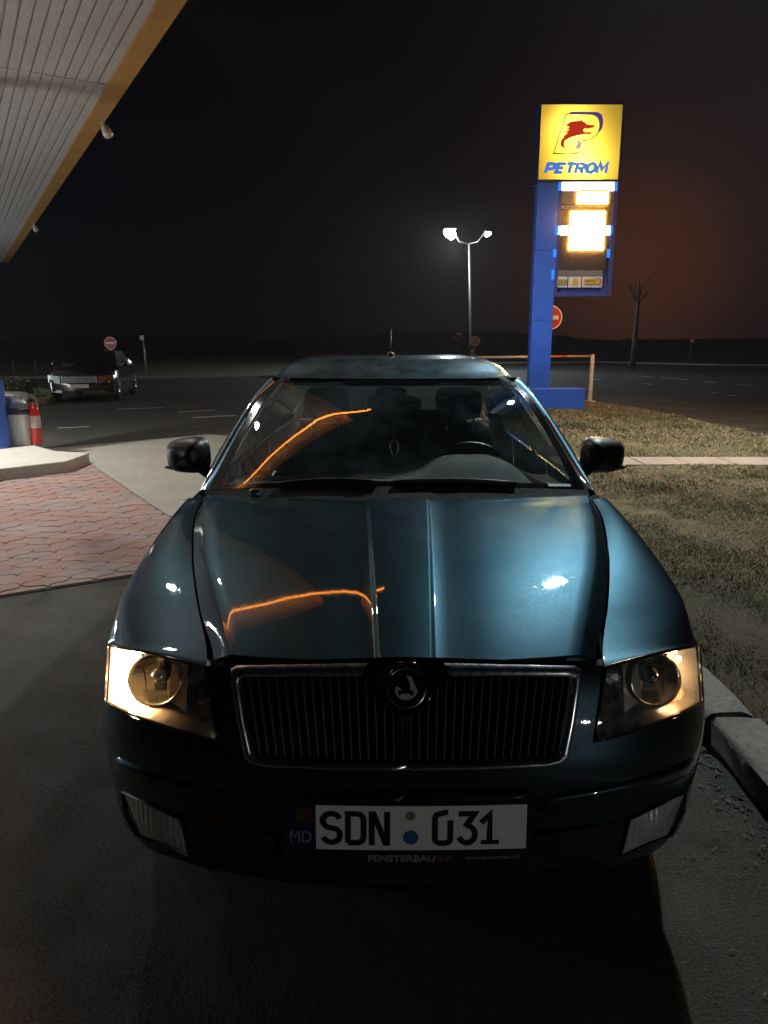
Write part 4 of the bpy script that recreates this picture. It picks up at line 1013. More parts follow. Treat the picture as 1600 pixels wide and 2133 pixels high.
def nose_qz(dx, py):
    r = ray(800, py); dxx = abs(dx)/FOC
    def g(k):
        z = CAMH+r[2]*k; zz = min(max(z, .19), .86); q = dxx*k/W_(zz)
        if q > 1: return 1.0 if r[1]*k > 1.9 else -1.0
        return r[1]*k-nose(q, zz)[1]
    k = 1.2; st = .01
    while g(k) < 0 and k < 2.6: k += st
    lo, hi = k-st, k
    for _ in range(30):
        m_ = (lo+hi)/2
        if g(m_) < 0: lo = m_
        else: hi = m_
    z = min(max(CAMH+r[2]*hi, .19), .86)
    return math.copysign(min(1, dxx*hi/W_(z)), dx), z
def patch(top, bot, nu, nv, off=0.0, offf=None):
    ft, fb = smooth_poly(top) if len(top) > 2 else (lambda t: poly_at(top, t)), smooth_poly(bot) if len(bot) > 2 else (lambda t: poly_at(bot, t))
    rows = []
    for j in range(nv+1):
        v = j/nv; row = []
        for i in range(nu+1):
            u = i/nu; p = vl(ft(u), fb(u), v); q, z = nose_qz(*p)
            row.append(nose(q, z, off+(offf(u, v) if offf else 0)))
        rows.append(row)
    return rows
def edge_on(pts, n, off=0.0, smooth=True):
    f = smooth_poly(pts) if smooth else (lambda t: poly_at(pts, t))
    return [nose(*nose_qz(*f(i/n)), off) for i in range(n+1)]

# paint: dark metallic flake under clear lacquer, with dust and fine wash scratches
def paint(name):
    m, n, l, p = nodes(name)
    geo = n.new('ShaderNodeTexCoord').outputs['Object']
    f = noise(n, l, 3.5, 7, .65, geo)
    c = ramp(n, l, f, [(.3, (.0095, .0182, .0238)), (.7, (.0120, .0230, .0298))])
    dust = noise(n, l, 7, 9, .72, geo)
    sx_ = n.new('ShaderNodeSeparateXYZ'); l.new(geo, sx_.inputs[0])          # dust settles below the windscreen and on the roof
    zs = n.new('ShaderNodeMath'); zs.operation = 'DIVIDE'; zs.inputs[1].default_value = 1.6; l.new(sx_.outputs[2], zs.inputs[0])
    hi = ramp(n, l, zs.outputs[0], [(.575, .05), (.612, .28), (.80, .30), (.87, 1.0)])
    dm = n.new('ShaderNodeMath'); dm.operation = 'MULTIPLY'; l.new(ramp(n, l, dust, [(.34, .10), (.78, 1.0)]), dm.inputs[0]); l.new(hi, dm.inputs[1])
    c2 = mixc(n, l, dm.outputs[0], c, (.15, .18, .19))
    l.new(c2, p.inputs['Base Color'])
    mm = n.new('ShaderNodeMapRange'); mm.inputs[3].default_value = .88; mm.inputs[4].default_value = .25; l.new(dm.outputs[0], mm.inputs[0]); l.new(mm.outputs[0], p.inputs['Metallic'])
    p.inputs['Specular Tint'].default_value = (.50, .72, .84, 1)
    spk = noise(n, l, 240, 2, .5, geo)
    l.new(ramp(n, l, spk, [(.3, .34), (.7, .42)]), p.inputs['Roughness'])
    p.inputs['Coat Weight'].default_value = 1.0; p.inputs['Coat IOR'].default_value = 1.5
    l.new(ramp(n, l, dust, [(.35, .012), (.75, .05)]), p.inputs['Coat Roughness'])
    # fine wash scratches in the lacquer, three crossing directions
    prev = None
    for k, rz in enumerate((.25, 1.3, 2.35)):
        mp = n.new('ShaderNodeMapping'); mp.inputs['Rotation'].default_value = (0, 0, rz); mp.inputs['Scale'].default_value = (420, 14, 14)
        l.new(geo, mp.inputs[0]); t = n.new('ShaderNodeTexNoise'); t.inputs['Scale'].default_value = 1; t.inputs['Detail'].default_value = 1
        l.new(mp.outputs[0], t.inputs['Vector'])
        r = ramp(n, l, t.outputs['Fac'], [(.66, 0.0), (.69, 1.0), (.72, 0.0)])
        prev = bump(n, l, p, r, .018, .0004, 'Coat Normal' if k == 2 else None, prev)
    return m
PAINT = paint('car_paint')
TRIMGREY = mat('cabin_grey', (.075, .077, .074), .8, 0, .2, 25, .2, 250)
FABRIC = mat('seat_fabric', (.012, .012, .013), .95, 0, .3, 60, .3, 300)
HEADL = mat('headliner', (.30, .30, .28), .95, 0, .1, 30, .1, 300)
WGLASS = glass('windscreen_glass', (.80, .86, .84), 0.0, 1.52, .12, (.30, .40, .42), 2.0, .02)
SGLASS = glass('side_glass', (.22, .25, .25), 0.0, 1.5, .03, (.3, .36, .36), 3.0)
LENSG = glass('lamp_glass', (.93, .95, .95), 0.01, 1.45, .20, (.5, .5, .48), 25.0)

car = thing('parked_car', 'dark blue hatchback parked facing the camera with its parking lights glowing', 'car', (XC, 1.40, 0))
def CB(mb, name, m, parent=None, **k):
    mb.xform(lambda x, y, z: (x+XC, y, z)); return mb.build(name, m, parent or car, **k)

# --- bonnet
shutx = pchip([1.47, 1.52, 1.72, 2.06, 2.42, 2.56], [.428, .437, .514, .616, .690, .703])
facx = pchip([1.47, 1.72, 1.98, 2.50, 2.56], [.376, .466, .556, .676, .688])
crx = pchip([1.47, 2.50], [.058, .106])
def hood_base(Y):
    t = Y-1.487; return .822+.27*t-.107*t*t
def hood_z(x, Y):
    a = abs(x); fx = facx(Y); sx = shutx(Y)
    z = hood_base(Y)-.012*(min(a, fx)/fx)**2.2
    cx = crx(Y); z += .0065*(1-sstep(cx-.004, cx+.012, a))-.004*(1-sstep(0, cx, a))*0
    z += .004*math.exp(-((a-cx-.05)/.06)**2)*-1
    if a > fx:
        t = (a-fx)/(sx-fx); z -= .022*(t**1.15)
    return z
def hood_front(a):     # y of the leading edge
    return 1.478+.05*(a/.43)**2.2
def hood_rear(a): return 2.432+.115*(min(a, .72)/.70)**2
mb = MB(); rows = []; NR = 44
cols = []
def colx(j, Y):
    kind, t = j
    cx, fx, sx = crx(Y), facx(Y), shutx(Y)
    return {'c': lambda: cx*t, 'k': lambda: cx-.004+.016*t, 'p': lambda: lerp(cx+.012, fx, t), 'f': lambda: lerp(fx, sx-.002, t)}[kind]()
spec_ = [('c', t/4*.96) for t in range(5)]+[('k', t/4) for t in range(5)]+[('p', t/12) for t in range(1, 13)]+[('f', t/5) for t in range(1, 6)]
full = [(-1, s_) for s_ in reversed(spec_[1:])]+[(1, s_) for s_ in spec_]
for i in range(NR+1):
    v = i/NR; row = []
    for sg, s_ in full:
        x0 = colx(s_, 1.5); yf = hood_front(x0); x1 = colx(s_, 2.5); yr = hood_rear(x1)
        Y = lerp(yf, yr, v**1.15); x = colx(s_, Y)
        row.append((sg*x, Y, hood_z(x, Y)))
    rows.append(row)
f0 = rows[0]
lip = [[(x, y+.012, z-.045) for x, y, z in f0], [(x, y-.006, z-.020) for x, y, z in f0], [(x, y-.004, z-.006) for x, y, z in f0]]
rear = [[(x, y+.01, z-.02) for x, y, z in rows[-1]]]
mb.grid(lip+rows+rear)
bonnet = CB(mb, 'bonnet', PAINT, sharp=28)

# --- fenders with wheel arch sides
sil = [(1.68, .737, .765), (1.80, .750, .829), (2.10, .769, .882), (2.30, .775, .905), (2.62, .782, .928), (3.2, .795, .940), (4.2, .795, .948), (5.2, .775, .955), (5.62, .73, .95)]
silx = pchip([p[0] for p in sil], [p[1] for p in sil]); silz = pchip([p[0] for p in sil], [p[2] for p in sil])
WY = (2.30, 4.88); WR, WZ = .345, .315
def low_z(Y):
    z = .235
    for wy in WY:
        d = abs(Y-wy)
        if d < WR: z = max(z, WZ+math.sqrt(WR*WR-d*d))
    return z
FEDGE = edge_on([(417, 1386), (480, 1370), (550, 1353), (613, 1341)], 12, .003)
def fender(side):
    mb = MB(); rows = []; n = 40
    for i in range(n+1):
        r = i/n
        Yi = lerp(1.505, 2.545, r); Yo = lerp(1.68, 2.62, r); xi = shutx(Yi)+.004; zi = hood_z(shutx(Yi)-.003, Yi)-.001
        O = (silx(Yo), Yo, silz(Yo)); I = (xi, Yi, zi)
        M_ = (O[0]+.003, lerp(Yi, Yo, .55), zi+.012+.006*math.sin(math.pi*r))
        row = [(xi+.004, Yi, zi-.03), (xi, Yi, zi-.004)]
        for j in range(13):
            t = j/12; a = vl(I, M_, t); b = vl(M_, O, t); row.append(vl(a, b, t))
        w_ = max(0.0, 1-i/7)**1.5
        if w_ > 0:      # the leading edge follows the top of the headlamp
            row = row[:2]+[vl(p_, e_, w_) for p_, e_ in zip(row[2:], FEDGE)]
            row[1] = vl(row[1], FEDGE[0], w_); row[0] = (row[1][0]+.004, row[1][1], row[1][2]-.03)
        rows.append(row)
    tuck = [(x*.985, y+.025, z-.02) for x, y, z in rows[0]]
    mb.grid([tuck]+rows)
    mb.grid(side_rows(1.68, 2.62, 44))
    # front return above the lamp
    if side < 0: mb.xform(lambda x, y, z: (-x, y, z))
    return mb
def side_rows(Y0, Y1, n):
    rows = []
    for i in range(n+1):
        Y = lerp(Y0, Y1, i/n); zt = silz(Y); zb = low_z(Y) if Y > 1.93 else lerp(.66, .64, 0); xt = silx(Y)
        if Y <= 1.93: zb = .655
        row = []
        for j in range(9):
            t = j/8; z = lerp(zt, zb, t); hh = zt-z
            x = xt+.020*math.sin(min(1, hh/.30)*math.pi/2)*(1 if Y > 2.1 else sstep(1.68, 2.1, Y))-.05*max(0, (.50-z)/.27)**1.5*sstep(2.2, 2.7, Y)
            if Y < 2.2: x = min(x, lerp(.748, .79, sstep(1.75, 2.2, Y)))
            row.append((x, Y, z))
        rows.append(row)
    return rows
for sd in (1, -1):
    CB(fender(sd), 'fender', PAINT, sharp=50)
def dside(name, Y0, Y1, n):
    out = []
    for sd in (1, -1):
        mb = MB(); mb.grid(side_rows(Y0, Y1, n))
        if sd < 0: mb.xform(lambda x, y, z: (-x, y, z))
        o = CB(mb, name, PAINT, sharp=50); out.append((o, sd))
    return out
for o, sd in dside('door', 2.626, 3.72, 20)+dside('door', 3.726, 4.70, 30):
    ys = [v.co.y for v in o.data.vertices]; Yh = max(ys)+1.40-.16
    h = MB(); h.tube([(sd*(silx(Yh)+.02), Yh-.09, .865), (sd*(silx(Yh)+.05), Yh-.06, .868), (sd*(silx(Yh)+.05), Yh+.05, .868), (sd*(silx(Yh)+.02), Yh+.08, .865)], .012, 8)
    CB(h, 'handle', PAINT, o)
dside('rear_panel', 4.706, 5.62, 30)

# --- bumper
top_px = [(0, 1606), (120, 1604), (230, 1600), (322, 1592), (338, 1582), (366, 1562), (392, 1548), (523, 1509), (600, 1476), (624, 1464)]
bot_px = [(0, 1862), (110, 1858), (210, 1850), (330, 1832), (455, 1796), (530, 1768), (558, 1742)]
tq = [nose_qz(*p) for p in top_px]; bq = [nose_qz(*p) for p in bot_px]
def mono(pts, z1):
    xs, zs = [0.0], [pts[0][1]]
    for q, z in pts[1:]:
        if q > xs[-1]+.004 and q < .985: xs.append(q); zs.append(z)
    xs.append(1.0); zs.append(z1); return pchip(xs, zs)
ztop, zbot = mono(tq, .652), mono(bq, .245)
mb = MB(); rows = []; NQ = 46; NV = 26
qs = [1-(1-k/NQ)**1.5 for k in range(NQ+1)]
half = []
for q in qs:
    col = []
    zt, zb = ztop(q), zbot(q)
    for j in range(NV+1):
        z = lerp(zt, zb, j/NV)
        # ledge over the plate and the step under the protective strip
        off = .010*(sstep(.505, .52, z)*0)-.012*sstep(.46, .43, z)*(1-sstep(.50, .58, q)) if q < .6 else 0.0
        col.append(nose(q, z, off))
    zb0 = col[-1]
    col.append((zb0[0]*.97, zb0[1]+.03, zb0[2]-.012)); col.append((zb0[0]*.93, zb0[1]+.14, zb0[2]-.006))
    col.insert(0, (col[0][0]*.985, col[0][1]+.02, col[0][2]+.004))
    half.append(col)
sidec = []
for k in range(1, 9):
    Y = lerp(nose(1, .45)[1], 1.955, 0)  # side of the bumper runs on to the wheel arch
for t in (.5, 1.0):
    col = []
    for j, p in enumerate(half[-1]):
        Yt = 1.99 if p[2] > .3 else 1.97
        col.append((p[0]+.012*t, lerp(p[1], max(Yt, p[1]+.002), t), p[2]))
    sidec.append(col)
half += sidec
allc = [[(-x, y, z) for x, y, z in c] for c in reversed(half[1:])]+half
mb.grid(allc, flip=True)
bumper = CB(mb, 'bumper', PAINT, sharp=40)
# protective strips left and right, ledge above the plate, lower intake with slats
for sd in (1, -1):
    mb = MB()
    t_ = [(sd*272, 1661), (sd*446, 1629), (sd*560, 1593), (sd*606, 1573)]; b_ = [(sd*268, 1692), (sd*446, 1664), (sd*560, 1630), (sd*604, 1608)]
    mb.grid(patch(t_, b_, 30, 8, 0, lambda u, v: .009*min(1, min(v, 1-v)*5)**.6*min(1, min(u, 1-u)*20)))
    CB(mb, 'bumper_strip', PAINT, bumper)
mb = MB(); mb.grid(patch([(-264, 1636), (-130, 1641), (0, 1643), (130, 1641), (264, 1636)], [(-258, 1660), (-130, 1665), (0, 1667), (130, 1665), (258, 1660)], 36, 6, 0, lambda u, v: .022*min(1, v*2.5)**.6*(1 if v < .95 else .3)*min(1, min(u, 1-u)*24)))
CB(mb, 'bumper_ledge', PAINT, bumper)
mb = MB(); mb.grid(patch([(-440, 1712), (0, 1772), (440, 1712)], [(-436, 1786), (0, 1838), (436, 1786)], 30, 5, .003))
intake = CB(mb, 'lower_intake', DARKIN, bumper)
mb = MB()
for k in range(3):
    y0 = 1728+22*k
    mb.grid(patch([(-430, y0), (0, y0+58), (430, y0)], [(-430, y0+5), (0, y0+63), (430, y0+5)], 24, 2, 0, lambda u, v: .012 if v == .5 else .003))
CB(mb, 'intake_slat', DARKIN, bumper)
# fog lamps
def fog_mat():
    m, n, l, p = nodes('fog_lens'); tc = n.new('ShaderNodeTexCoord').outputs['Object']
    f = noise(n, l, 9, 4, .6, tc); l.new(ramp(n, l, f, [(.3, (.30, .31, .29)), (.7, (.55, .57, .53))]), p.inputs['Base Color'])
    w = n.new('ShaderNodeTexWave'); w.bands_direction = 'X'; w.inputs['Scale'].default_value = 22; w.inputs['Distortion'].default_value = .4; l.new(tc, w.inputs['Vector'])
    b = bump(n, l, p, w.outputs['Fac'], .35, .004, None); bump(n, l, p, f, .5, .02, 'Normal', b)
    p.inputs['Metallic'].default_value = .2; p.inputs['Roughness'].default_value = .3; p.inputs['Coat Weight'].default_value = .8; return m
for sd in (1, -1):
    mb = MB(); t_ = [(sd*465, 1707), (sd*525, 1678), (sd*580, 1652)]; b_ = [(sd*449, 1777), (sd*505, 1752), (sd*545, 1737)]
    mb.grid(patch(t_, b_, 14, 8, .004, lambda u, v: .012*math.sin(math.pi*u)*math.sin(math.pi*v)))
    FOGM = bpy.data.materials.get('fog_lens') or fog_mat()
    fg = CB(mb, 'fog_lamp', FOGM)
    mb = MB(); loop = [(sd*465, 1705), (sd*525, 1676), (sd*583, 1649), (sd*580, 1690), (sd*556, 1738), (sd*505, 1755), (sd*447, 1781)]
    mb.tube([nose(*nose_qz(*p), .004) for p in loop], .0035, 8, closed=True)
    CB(mb, 'fog_trim', BLACKP, fg)

# --- panel strips between grille and headlamps
for sd in (1, -1):
    mb = MB(); mb.grid(patch([(sd*357, 1383), (sd*385, 1384), (sd*415, 1386)], [(sd*330, 1590), (sd*360, 1572), (sd*394, 1549)], 10, 20, .002))
    CB(mb, 'front_panel', PAINT)
mb = MB(); mb.grid(patch([(-357, 1377), (-180, 1373), (0, 1368), (180, 1373), (357, 1377)], [(-357, 1396), (-180, 1394), (0, 1394), (180, 1394), (357, 1396)], 40, 3, .001))
CB(mb, 'front_panel', PAINT)

# --- grille: backing, vertical slats, chrome frame
mb = MB(); mb.grid(patch([(-352, 1392), (0, 1392), (352, 1392)], [(-322, 1590), (0, 1602), (322, 1590)], 30, 8, -.05))
grille = CB(mb, 'grille', DARKIN)
ns = 36
for k in range(ns):
    u = (k+.5)/ns; xt = lerp(-343, 343, u); xb = lerp(-318, 318, u)
    yt, yb = 1411, lerp(1590, 1577, abs(2*u-1)**2)
    if abs(xt-0) < 58: yt = 1434+math.sqrt(max(0, 58**2-xt**2))*.93
    mb = MB(); rr = []
    for j in range(9):
        t = j/8; p = nose_qz(lerp(lerp(xt, xb, (yt-1411)/175), xb, t), lerp(yt, yb, t)); c = nose(*p, -.012)
        rr.append([(c[0]-.0045, c[1]+.03, c[2]), (c[0]-.0018, c[1], c[2]), (c[0]+.0018, c[1], c[2]), (c[0]+.0045, c[1]+.03, c[2])])
    mb.grid(rr); CB(mb, 'grille_slat', BLACKP, grille)
mb = MB()
out = [(0, 1605), (150, 1603), (290, 1597), (322, 1590), (337, 1578), (352, 1500), (366, 1405), (364, 1391), (352, 1385), (200, 1382), (80, 1379), (0, 1376)]
inn = [(0, 1590), (150, 1589), (290, 1582), (312, 1576), (319, 1568), (334, 1500), (345, 1424), (343, 1414), (333, 1409), (200, 1409), (95, 1409), (60, 1432)]
oo = out+[(-x, y) for x, y in reversed(out[1:-1])]; ii = inn[:-1]+[(80, 1411), (62, 1432), (38, 1468), (0, 1484)]
# inner edge dips round the badge
inn = [(0, 1590), (150, 1589), (290, 1582), (312, 1576), (319, 1568), (334, 1500), (345, 1424), (343, 1414), (333, 1409), (200, 1408), (92, 1408)]
def frame_band(o_, i_, n, lift):
    fo, fi = (lambda t: poly_at(o_, t)), (lambda t: poly_at(i_, t)); rows = []
    for k in range(n+1):
        a, b = fo(k/n), fi(k/n); row = []
        for j, (t, of) in enumerate(((0, -.006), (.06, lift*.6), (.3, lift), (.7, lift), (.94, lift*.5), (1, -.018))):
            row.append(nose(*nose_qz(*vl(a, b, t)), of))
        rows.append(row)
    return rows
mb = MB(); rows = frame_band(out[:-1], inn, 90, .009)
mb.grid(rows); mb.grid([[(-x, y, z) for x, y, z in r] for r in rows], flip=True)
CHROMES = mat('satin_chrome', (.66, .67, .68), .24, 1.0, .05, 20, rvar=.05)
gframe = CB(mb, 'grille_frame', CHROMES, grille, sharp=60)
# badge surround
mb = MB(); ang = [math.radians(a) for a in range(0, 361, 6)]
def badge_ring(rs, offs):
    rows = []
    for a in ang:
        rows.append([nose(*nose_qz(r*math.sin(a), 1433+r*1.05*-math.cos(a)), o) for r, o in zip(rs, offs)])
    return rows
mb.grid(badge_ring((57, 55, 52, 48, 45), (-.02, .004, .013, .013, .006)))
# shoulders that flow from the frame into the badge housing
for sd in (1, -1):
    mb.grid(patch([(sd*92, 1384), (sd*60, 1381), (0, 1376)], [(sd*92, 1408), (sd*66, 1428), (sd*40, 1474)], 10, 5, .008))
CB(mb, 'badge_surround', BLACKG, grille)
c0 = Vector(nose(*nose_qz(0, 1433), .012)); cpz = Vector(nose(*nose_qz(0, 1400), .012)); up_ = (cpz-c0).normalized(); R_ = 41/FOC*1.58
nrm = Vector((1, 0, 0)).cross(up_).normalized()
def bf(u, v, d): p = c0+Vector((1, 0, 0))*u*R_+up_*v*R_+nrm*d; return tuple(p)
circ = lambda r, n=40, cx=0, cy=0: [(cx+r*math.cos(2*math.pi*k/n), cy+r*math.sin(2*math.pi*k/n)) for k in range(n)]
mb = MB(); mb.prism(circ(.97), bf, -.004, .004); badge = CB(mb, 'badge', BLACKG, smooth=False)
mb = MB(); mb.tube([bf(u, v, .004) for u, v in circ(.97, 48)], R_*.075, 8, closed=True); CB(mb, 'badge_rim', CHROMES, badge)
BADGEG = mat('badge_enamel', (.50, .57, .48), .3, .2, .1, 30, coat=.5)
mb = MB(); mb.prism(circ(.60), bf, .004, .0052); CB(mb, 'badge_disc', BADGEG, badge, smooth=False)
mb = MB()
wing = [(-.43, -.18), (-.36, -.38), (-.18, -.29), (.14, -.29), (.29, -.40), (.42, -.22), (.30, -.10), (.18, -.17), (.21, .05), (.19, .25), (.10, .44), (0, .60), (-.16, .575), (-.34, .49), (-.48, .35), (-.57, .16), (-.585, .05), (-.40, .04), (-.28, -.04), (-.20, -.17), (-.30, -.13)]
mb.prism(wing, bf, .0052, .0066)
CB(mb, 'badge_emblem', BLACKG, badge, smooth=False)
mb = MB()
for k in range(9):
    a = math.radians(-90+(k-4)*13); u, v = .78*math.cos(a), .78*math.sin(a); L = .05
    d = Vector((-math.sin(a), math.cos(a)))
    mb.ribbon([(u-d.x*L, v-d.y*L), (u+d.x*L, v+d.y*L)], .09, bf, .0045, .0062)
CB(mb, 'badge_relief', CHROME, badge, smooth=False)

# --- headlamps
CHROMEW = mat('lamp_reflector', (.55, .53, .50), .16, 1.0, .08, 20, .15, 40, rvar=.08)
HOUSE = mat('lamp_housing', (.24, .235, .225), .34, .35, .2, 12)
def ridged(name, col, estr, stops):
    m, n, l, p = nodes(name)
    tc = n.new('ShaderNodeTexCoord').outputs['Object']
    w = n.new('ShaderNodeTexWave'); w.inputs['Scale'].default_value = 34; w.inputs['Distortion'].default_value = 1.0; w.bands_direction = 'X'
    l.new(tc, w.inputs['Vector'])
    p.inputs['Base Color'].default_value = (.80, .50, .30, 1); p.inputs['Roughness'].default_value = .30
    bump(n, l, p, w.outputs['Fac'], .9, .004)
    p.inputs['Transmission Weight'].default_value = 0
    return m
RIDGE = ridged('lit_lamp_ridges', None, 0, None)
BULB = emis('parking_bulb', (1.0, .66, .33), 260)
for sd in (1, -1):
    T = [(sd*414, 1389), (sd*480, 1372), (sd*550, 1355), (sd*613, 1343)]
    Bm = [(sd*392, 1543), (sd*460, 1524), (sd*523, 1504), (sd*580, 1481), (sd*620, 1461)]
    # housing bowl behind the lens
    mb = MB(); mb.grid(patch(T, Bm, 20, 10, 0, lambda u, v: -.005-.085*min(1, 6*min(u, 1-u, v, 1-v))**.7))
    lamp_o = CB(mb, 'headlight', HOUSE)
    lamp_o['label'] = 'headlight with its parking bulb glowing strongly' if sd < 0 else 'headlight with its parking bulb glowing faintly'
    # main reflector: round bowl with bulb shield
    cxp, cyp, rp = sd*527, 1419, 52
    mb = MB(); rows = []
    prof = [(1.0, -.012), (.97, -.004), (.92, -.012), (.85, -.03), (.65, -.055), (.4, -.068), (.15, -.074), (0.02, -.075)]
    for r_, o_ in prof:
        rows.append([nose(*nose_qz(cxp+sd*rp*1.06*r_*math.cos(a)*(1), cyp+rp*1.08*r_*math.sin(a)), o_) for a in [2*math.pi*k/40 for k in range(40)]])
    mb.grid(rows, closed=True); refl = CB(mb, 'reflector', CHROMEW, lamp_o)
    pc = Vector(nose(*nose_qz(cxp, cyp-6), -.03))
    mb = MB(); mb.lathe([(.0, -.030), (.012, -.028), (.020, -.012), (.021, .02), (.026, .045)], tuple(pc), 20, 'Y')
    CB(mb, 'bulb_shield', CHROME, lamp_o)
    mb = MB(); mb.box(pc.x-.014*1, pc.x+.014, pc.y-.018, pc.y-.010, pc.z-.036, pc.z-.002); CB(mb, 'bulb_shield', HOUSE, lamp_o, bevel=.002)
    # crescent bezel beside the bowl, and the inner high beam cup
    mb = MB(); mb.grid(patch([(cxp-sd*30, 1392-18), (cxp-sd*62, 1392-10)], [(cxp-sd*20, 1466), (cxp-sd*58, 1494)], 6, 14, -.022, lambda u, v: .0))
    CRES = bpy.data.materials.get('lamp_bezel') or mat('lamp_bezel', (.42, .36, .30), .35, .3, .05, 10)
    mb.v = [p for p in mb.v]
    CB(mb, 'bezel', CRES, lamp_o)
    ccx, ccy = sd*442, 1440
    mb = MB(); rows = []
    for r_, o_ in [(1.0, -.03), (.9, -.035), (.6, -.065), (.25, -.08), (.02, -.082)]:
        rows.append([nose(*nose_qz(ccx+30*r_*math.cos(a), ccy+40*r_*math.sin(a)), o_) for a in [2*math.pi*k/28 for k in range(28)]])
    mb.grid(rows, closed=True); CB(mb, 'reflector', CHROMEW, lamp_o)
    # outer chamber with the lit bulb behind a ridged inner lens
    mb = MB(); mb.grid(patch([(sd*575, 1352), (sd*611, 1346)], [(sd*556, 1484), (sd*618, 1459)], 12, 14, -.03, lambda u, v: -.035*math.sin(math.pi*u)*math.sin(math.pi*v)))
    CB(mb, 'indicator', RIDGE, lamp_o)
    bp = [nose(*nose_qz(sd*590, 1378), -.022)] if sd > 0 else [nose(*nose_qz(sd*592, 1386), -.022), nose(*nose_qz(sd*590, 1440), -.022)]
    mb = MB()
    for p_ in bp:
        rr = .007 if sd > 0 else .010
        mb.lathe([(0.0005, -rr), (rr*.7, -rr*.7), (rr, 0), (rr*.7, rr*.7), (.0005, rr)], p_, 12)
    CB(mb, 'bulb', BULB, lamp_o)
    lp_ = nose(*nose_qz(sd*592, 1405), .0); lamp('POINT', 'parking_light', (XC+lp_[0], lp_[1]+.004, lp_[2]), 22.0 if sd < 0 else .55, (1.0, .52, .19), .012)
    lens = MB(); lens.grid(patch(T, Bm, 24, 12, .006, lambda u, v: .006*math.sin(math.pi*u)*math.sin(math.pi*v)))
    CB(lens, 'lens', LENSG, lamp_o)
    mb = MB(); loop = T+list(reversed(Bm)); pts = []
    fT, fB = smooth_poly(T), smooth_poly(Bm)
    seq = [fT(k/16) for k in range(17)]+[vl(T[-1], Bm[-1], k/6) for k in range(1, 6)]+[fB(1-k/16) for k in range(17)]+[vl(Bm[0], T[0], k/8) for k in range(1, 8)]
    mb.tube([nose(*nose_qz(*p), .003) for p in seq], .0042, 6, closed=True); CB(mb, 'lens_rim', BLACKG, lamp_o)

# --- number plate and holder
pl0 = AY(846-48*0, 1723, 1.352); pz = pl0[2]; py_ = 1.352
sc = .52/498.0
tilt = math.radians(4)
def pf(u, v, d):        # u right, v up (metres from plate centre), d towards the viewer; the plate bows slightly with the bumper
    bow = .10*u*u
    return (u, py_+bow+v*math.sin(tilt)-d, pz+v*math.cos(tilt))
HOLD = mat('plate_holder', (.008, .008, .008), .35, 0, .2, 30)
PLATEW = mat('plate_white', (.74, .74, .69), .38, 0, .05, 40, .05, 120, coat=.3)
PLATEB = mat('plate_blue', (.005, .008, .045), .4, 0, .1, 20)
INK = mat('plate_ink', (.006, .006, .006), .4, 0, .1, 20)
def strip_panel(mb, x0, x1, y0, y1, d0, d1, n=14, mi=0):
    rows = [[pf(lerp(x0, x1, k/n), y, d) for y, d in ((y0, d0), (y0, d1), (y1, d1), (y1, d0))] for k in range(n+1)]
    mb.grid(rows, mi, closed=True)
    o = len(mb.v)-(n+1)*4; e = len(mb.v)-4
    mb.f += [(o, o+1, o+2, o+3), (e+3, e+2, e+1, e)]; mb.m += [mi]*2
mb = MB(); strip_panel(mb, -.268, .268, -.086, .062, -.02, .002); holder = CB(mb, 'plate_holder', HOLD, sharp=30)
HTXT = mat('holder_print', (.22, .22, .22), .5, 0, .1, 20); HTXR = mat('holder_print_red', (.10, .02, .02), .5, 0, .1, 20)
mb = MB(); text_into(mb, 'FENSTERBAU', .021, lambda u, v, d: pf(u+.0, v-.0725, d), .0021, .0027, bold=.0006, width=.145)
mb.xform(lambda x, y, z: (x-.010, y, z)); CB(mb, 'holder_lettering', HTXT, holder, smooth=False)
mb = MB()
for k in range(2): mb.prism([(.068+.017*k, -.079), (.081+.017*k, -.079), (.081+.017*k, -.066), (.068+.017*k, -.066)], pf, .0021, .0027)
CB(mb, 'holder_mark', HTXR, holder, smooth=False)
mb = MB(); text_into(mb, 'www.fensterbau.md', .013, lambda u, v, d: pf(u+.187, v-.0715, d), .0021, .0026, width=.118); CB(mb, 'holder_lettering', HTXT, holder, smooth=False)
mb = MB(); strip_panel(mb, -.194, .258, -.051, .051, .002, .004); plate = CB(mb, 'number_plate', PLATEW, sharp=30)
mb = MB(); strip_panel(mb, -.260, -.1945, -.051, .051, .002, .004); band = CB(mb, 'country_band', PLATEB, plate, sharp=30)
FLAGM = mat('flag_red', (.05, .012, .012), .4); FLAGY = mat('flag_yellow', (.06, .042, .012), .4)
mb = MB(); mb.prism([(-.253, .012), (-.236, .012), (-.236, .044), (-.253, .044)], pf, .004, .0044); CB(mb, 'flag_stripe', PLATEB, plate, smooth=False)
mb = MB(); mb.prism([(-.236, .012), (-.219, .012), (-.219, .044), (-.236, .044)], pf, .004, .0044); CB(mb, 'flag_stripe', FLAGY, plate, smooth=False)
mb = MB(); mb.prism([(-.219, .012), (-.202, .012), (-.202, .044), (-.219, .044)], pf, .004, .0044); CB(mb, 'flag_stripe', FLAGM, plate, smooth=False)
HT2 = mat('plate_white_print', (.22, .22, .24), .4)
for ch_, u0_ in (('M', -.2395), ('D', -.2145)):
    mb = MB(); text_into(mb, ch_, .038, lambda u, v, d: pf(u+u0_, v-.024, d), .004, .0044, width=.021); CB(mb, 'letter', HT2, plate, smooth=False)
def arcp(cx_, cy_, rx, ry, a0, a1, n=10): return [(cx_+rx*math.cos(math.radians(lerp(a0, a1, k/n))), cy_+ry*math.sin(math.radians(lerp(a0, a1, k/n)))) for k in range(n+1)]
mb = MB(); sw = .0115; hh = .0335
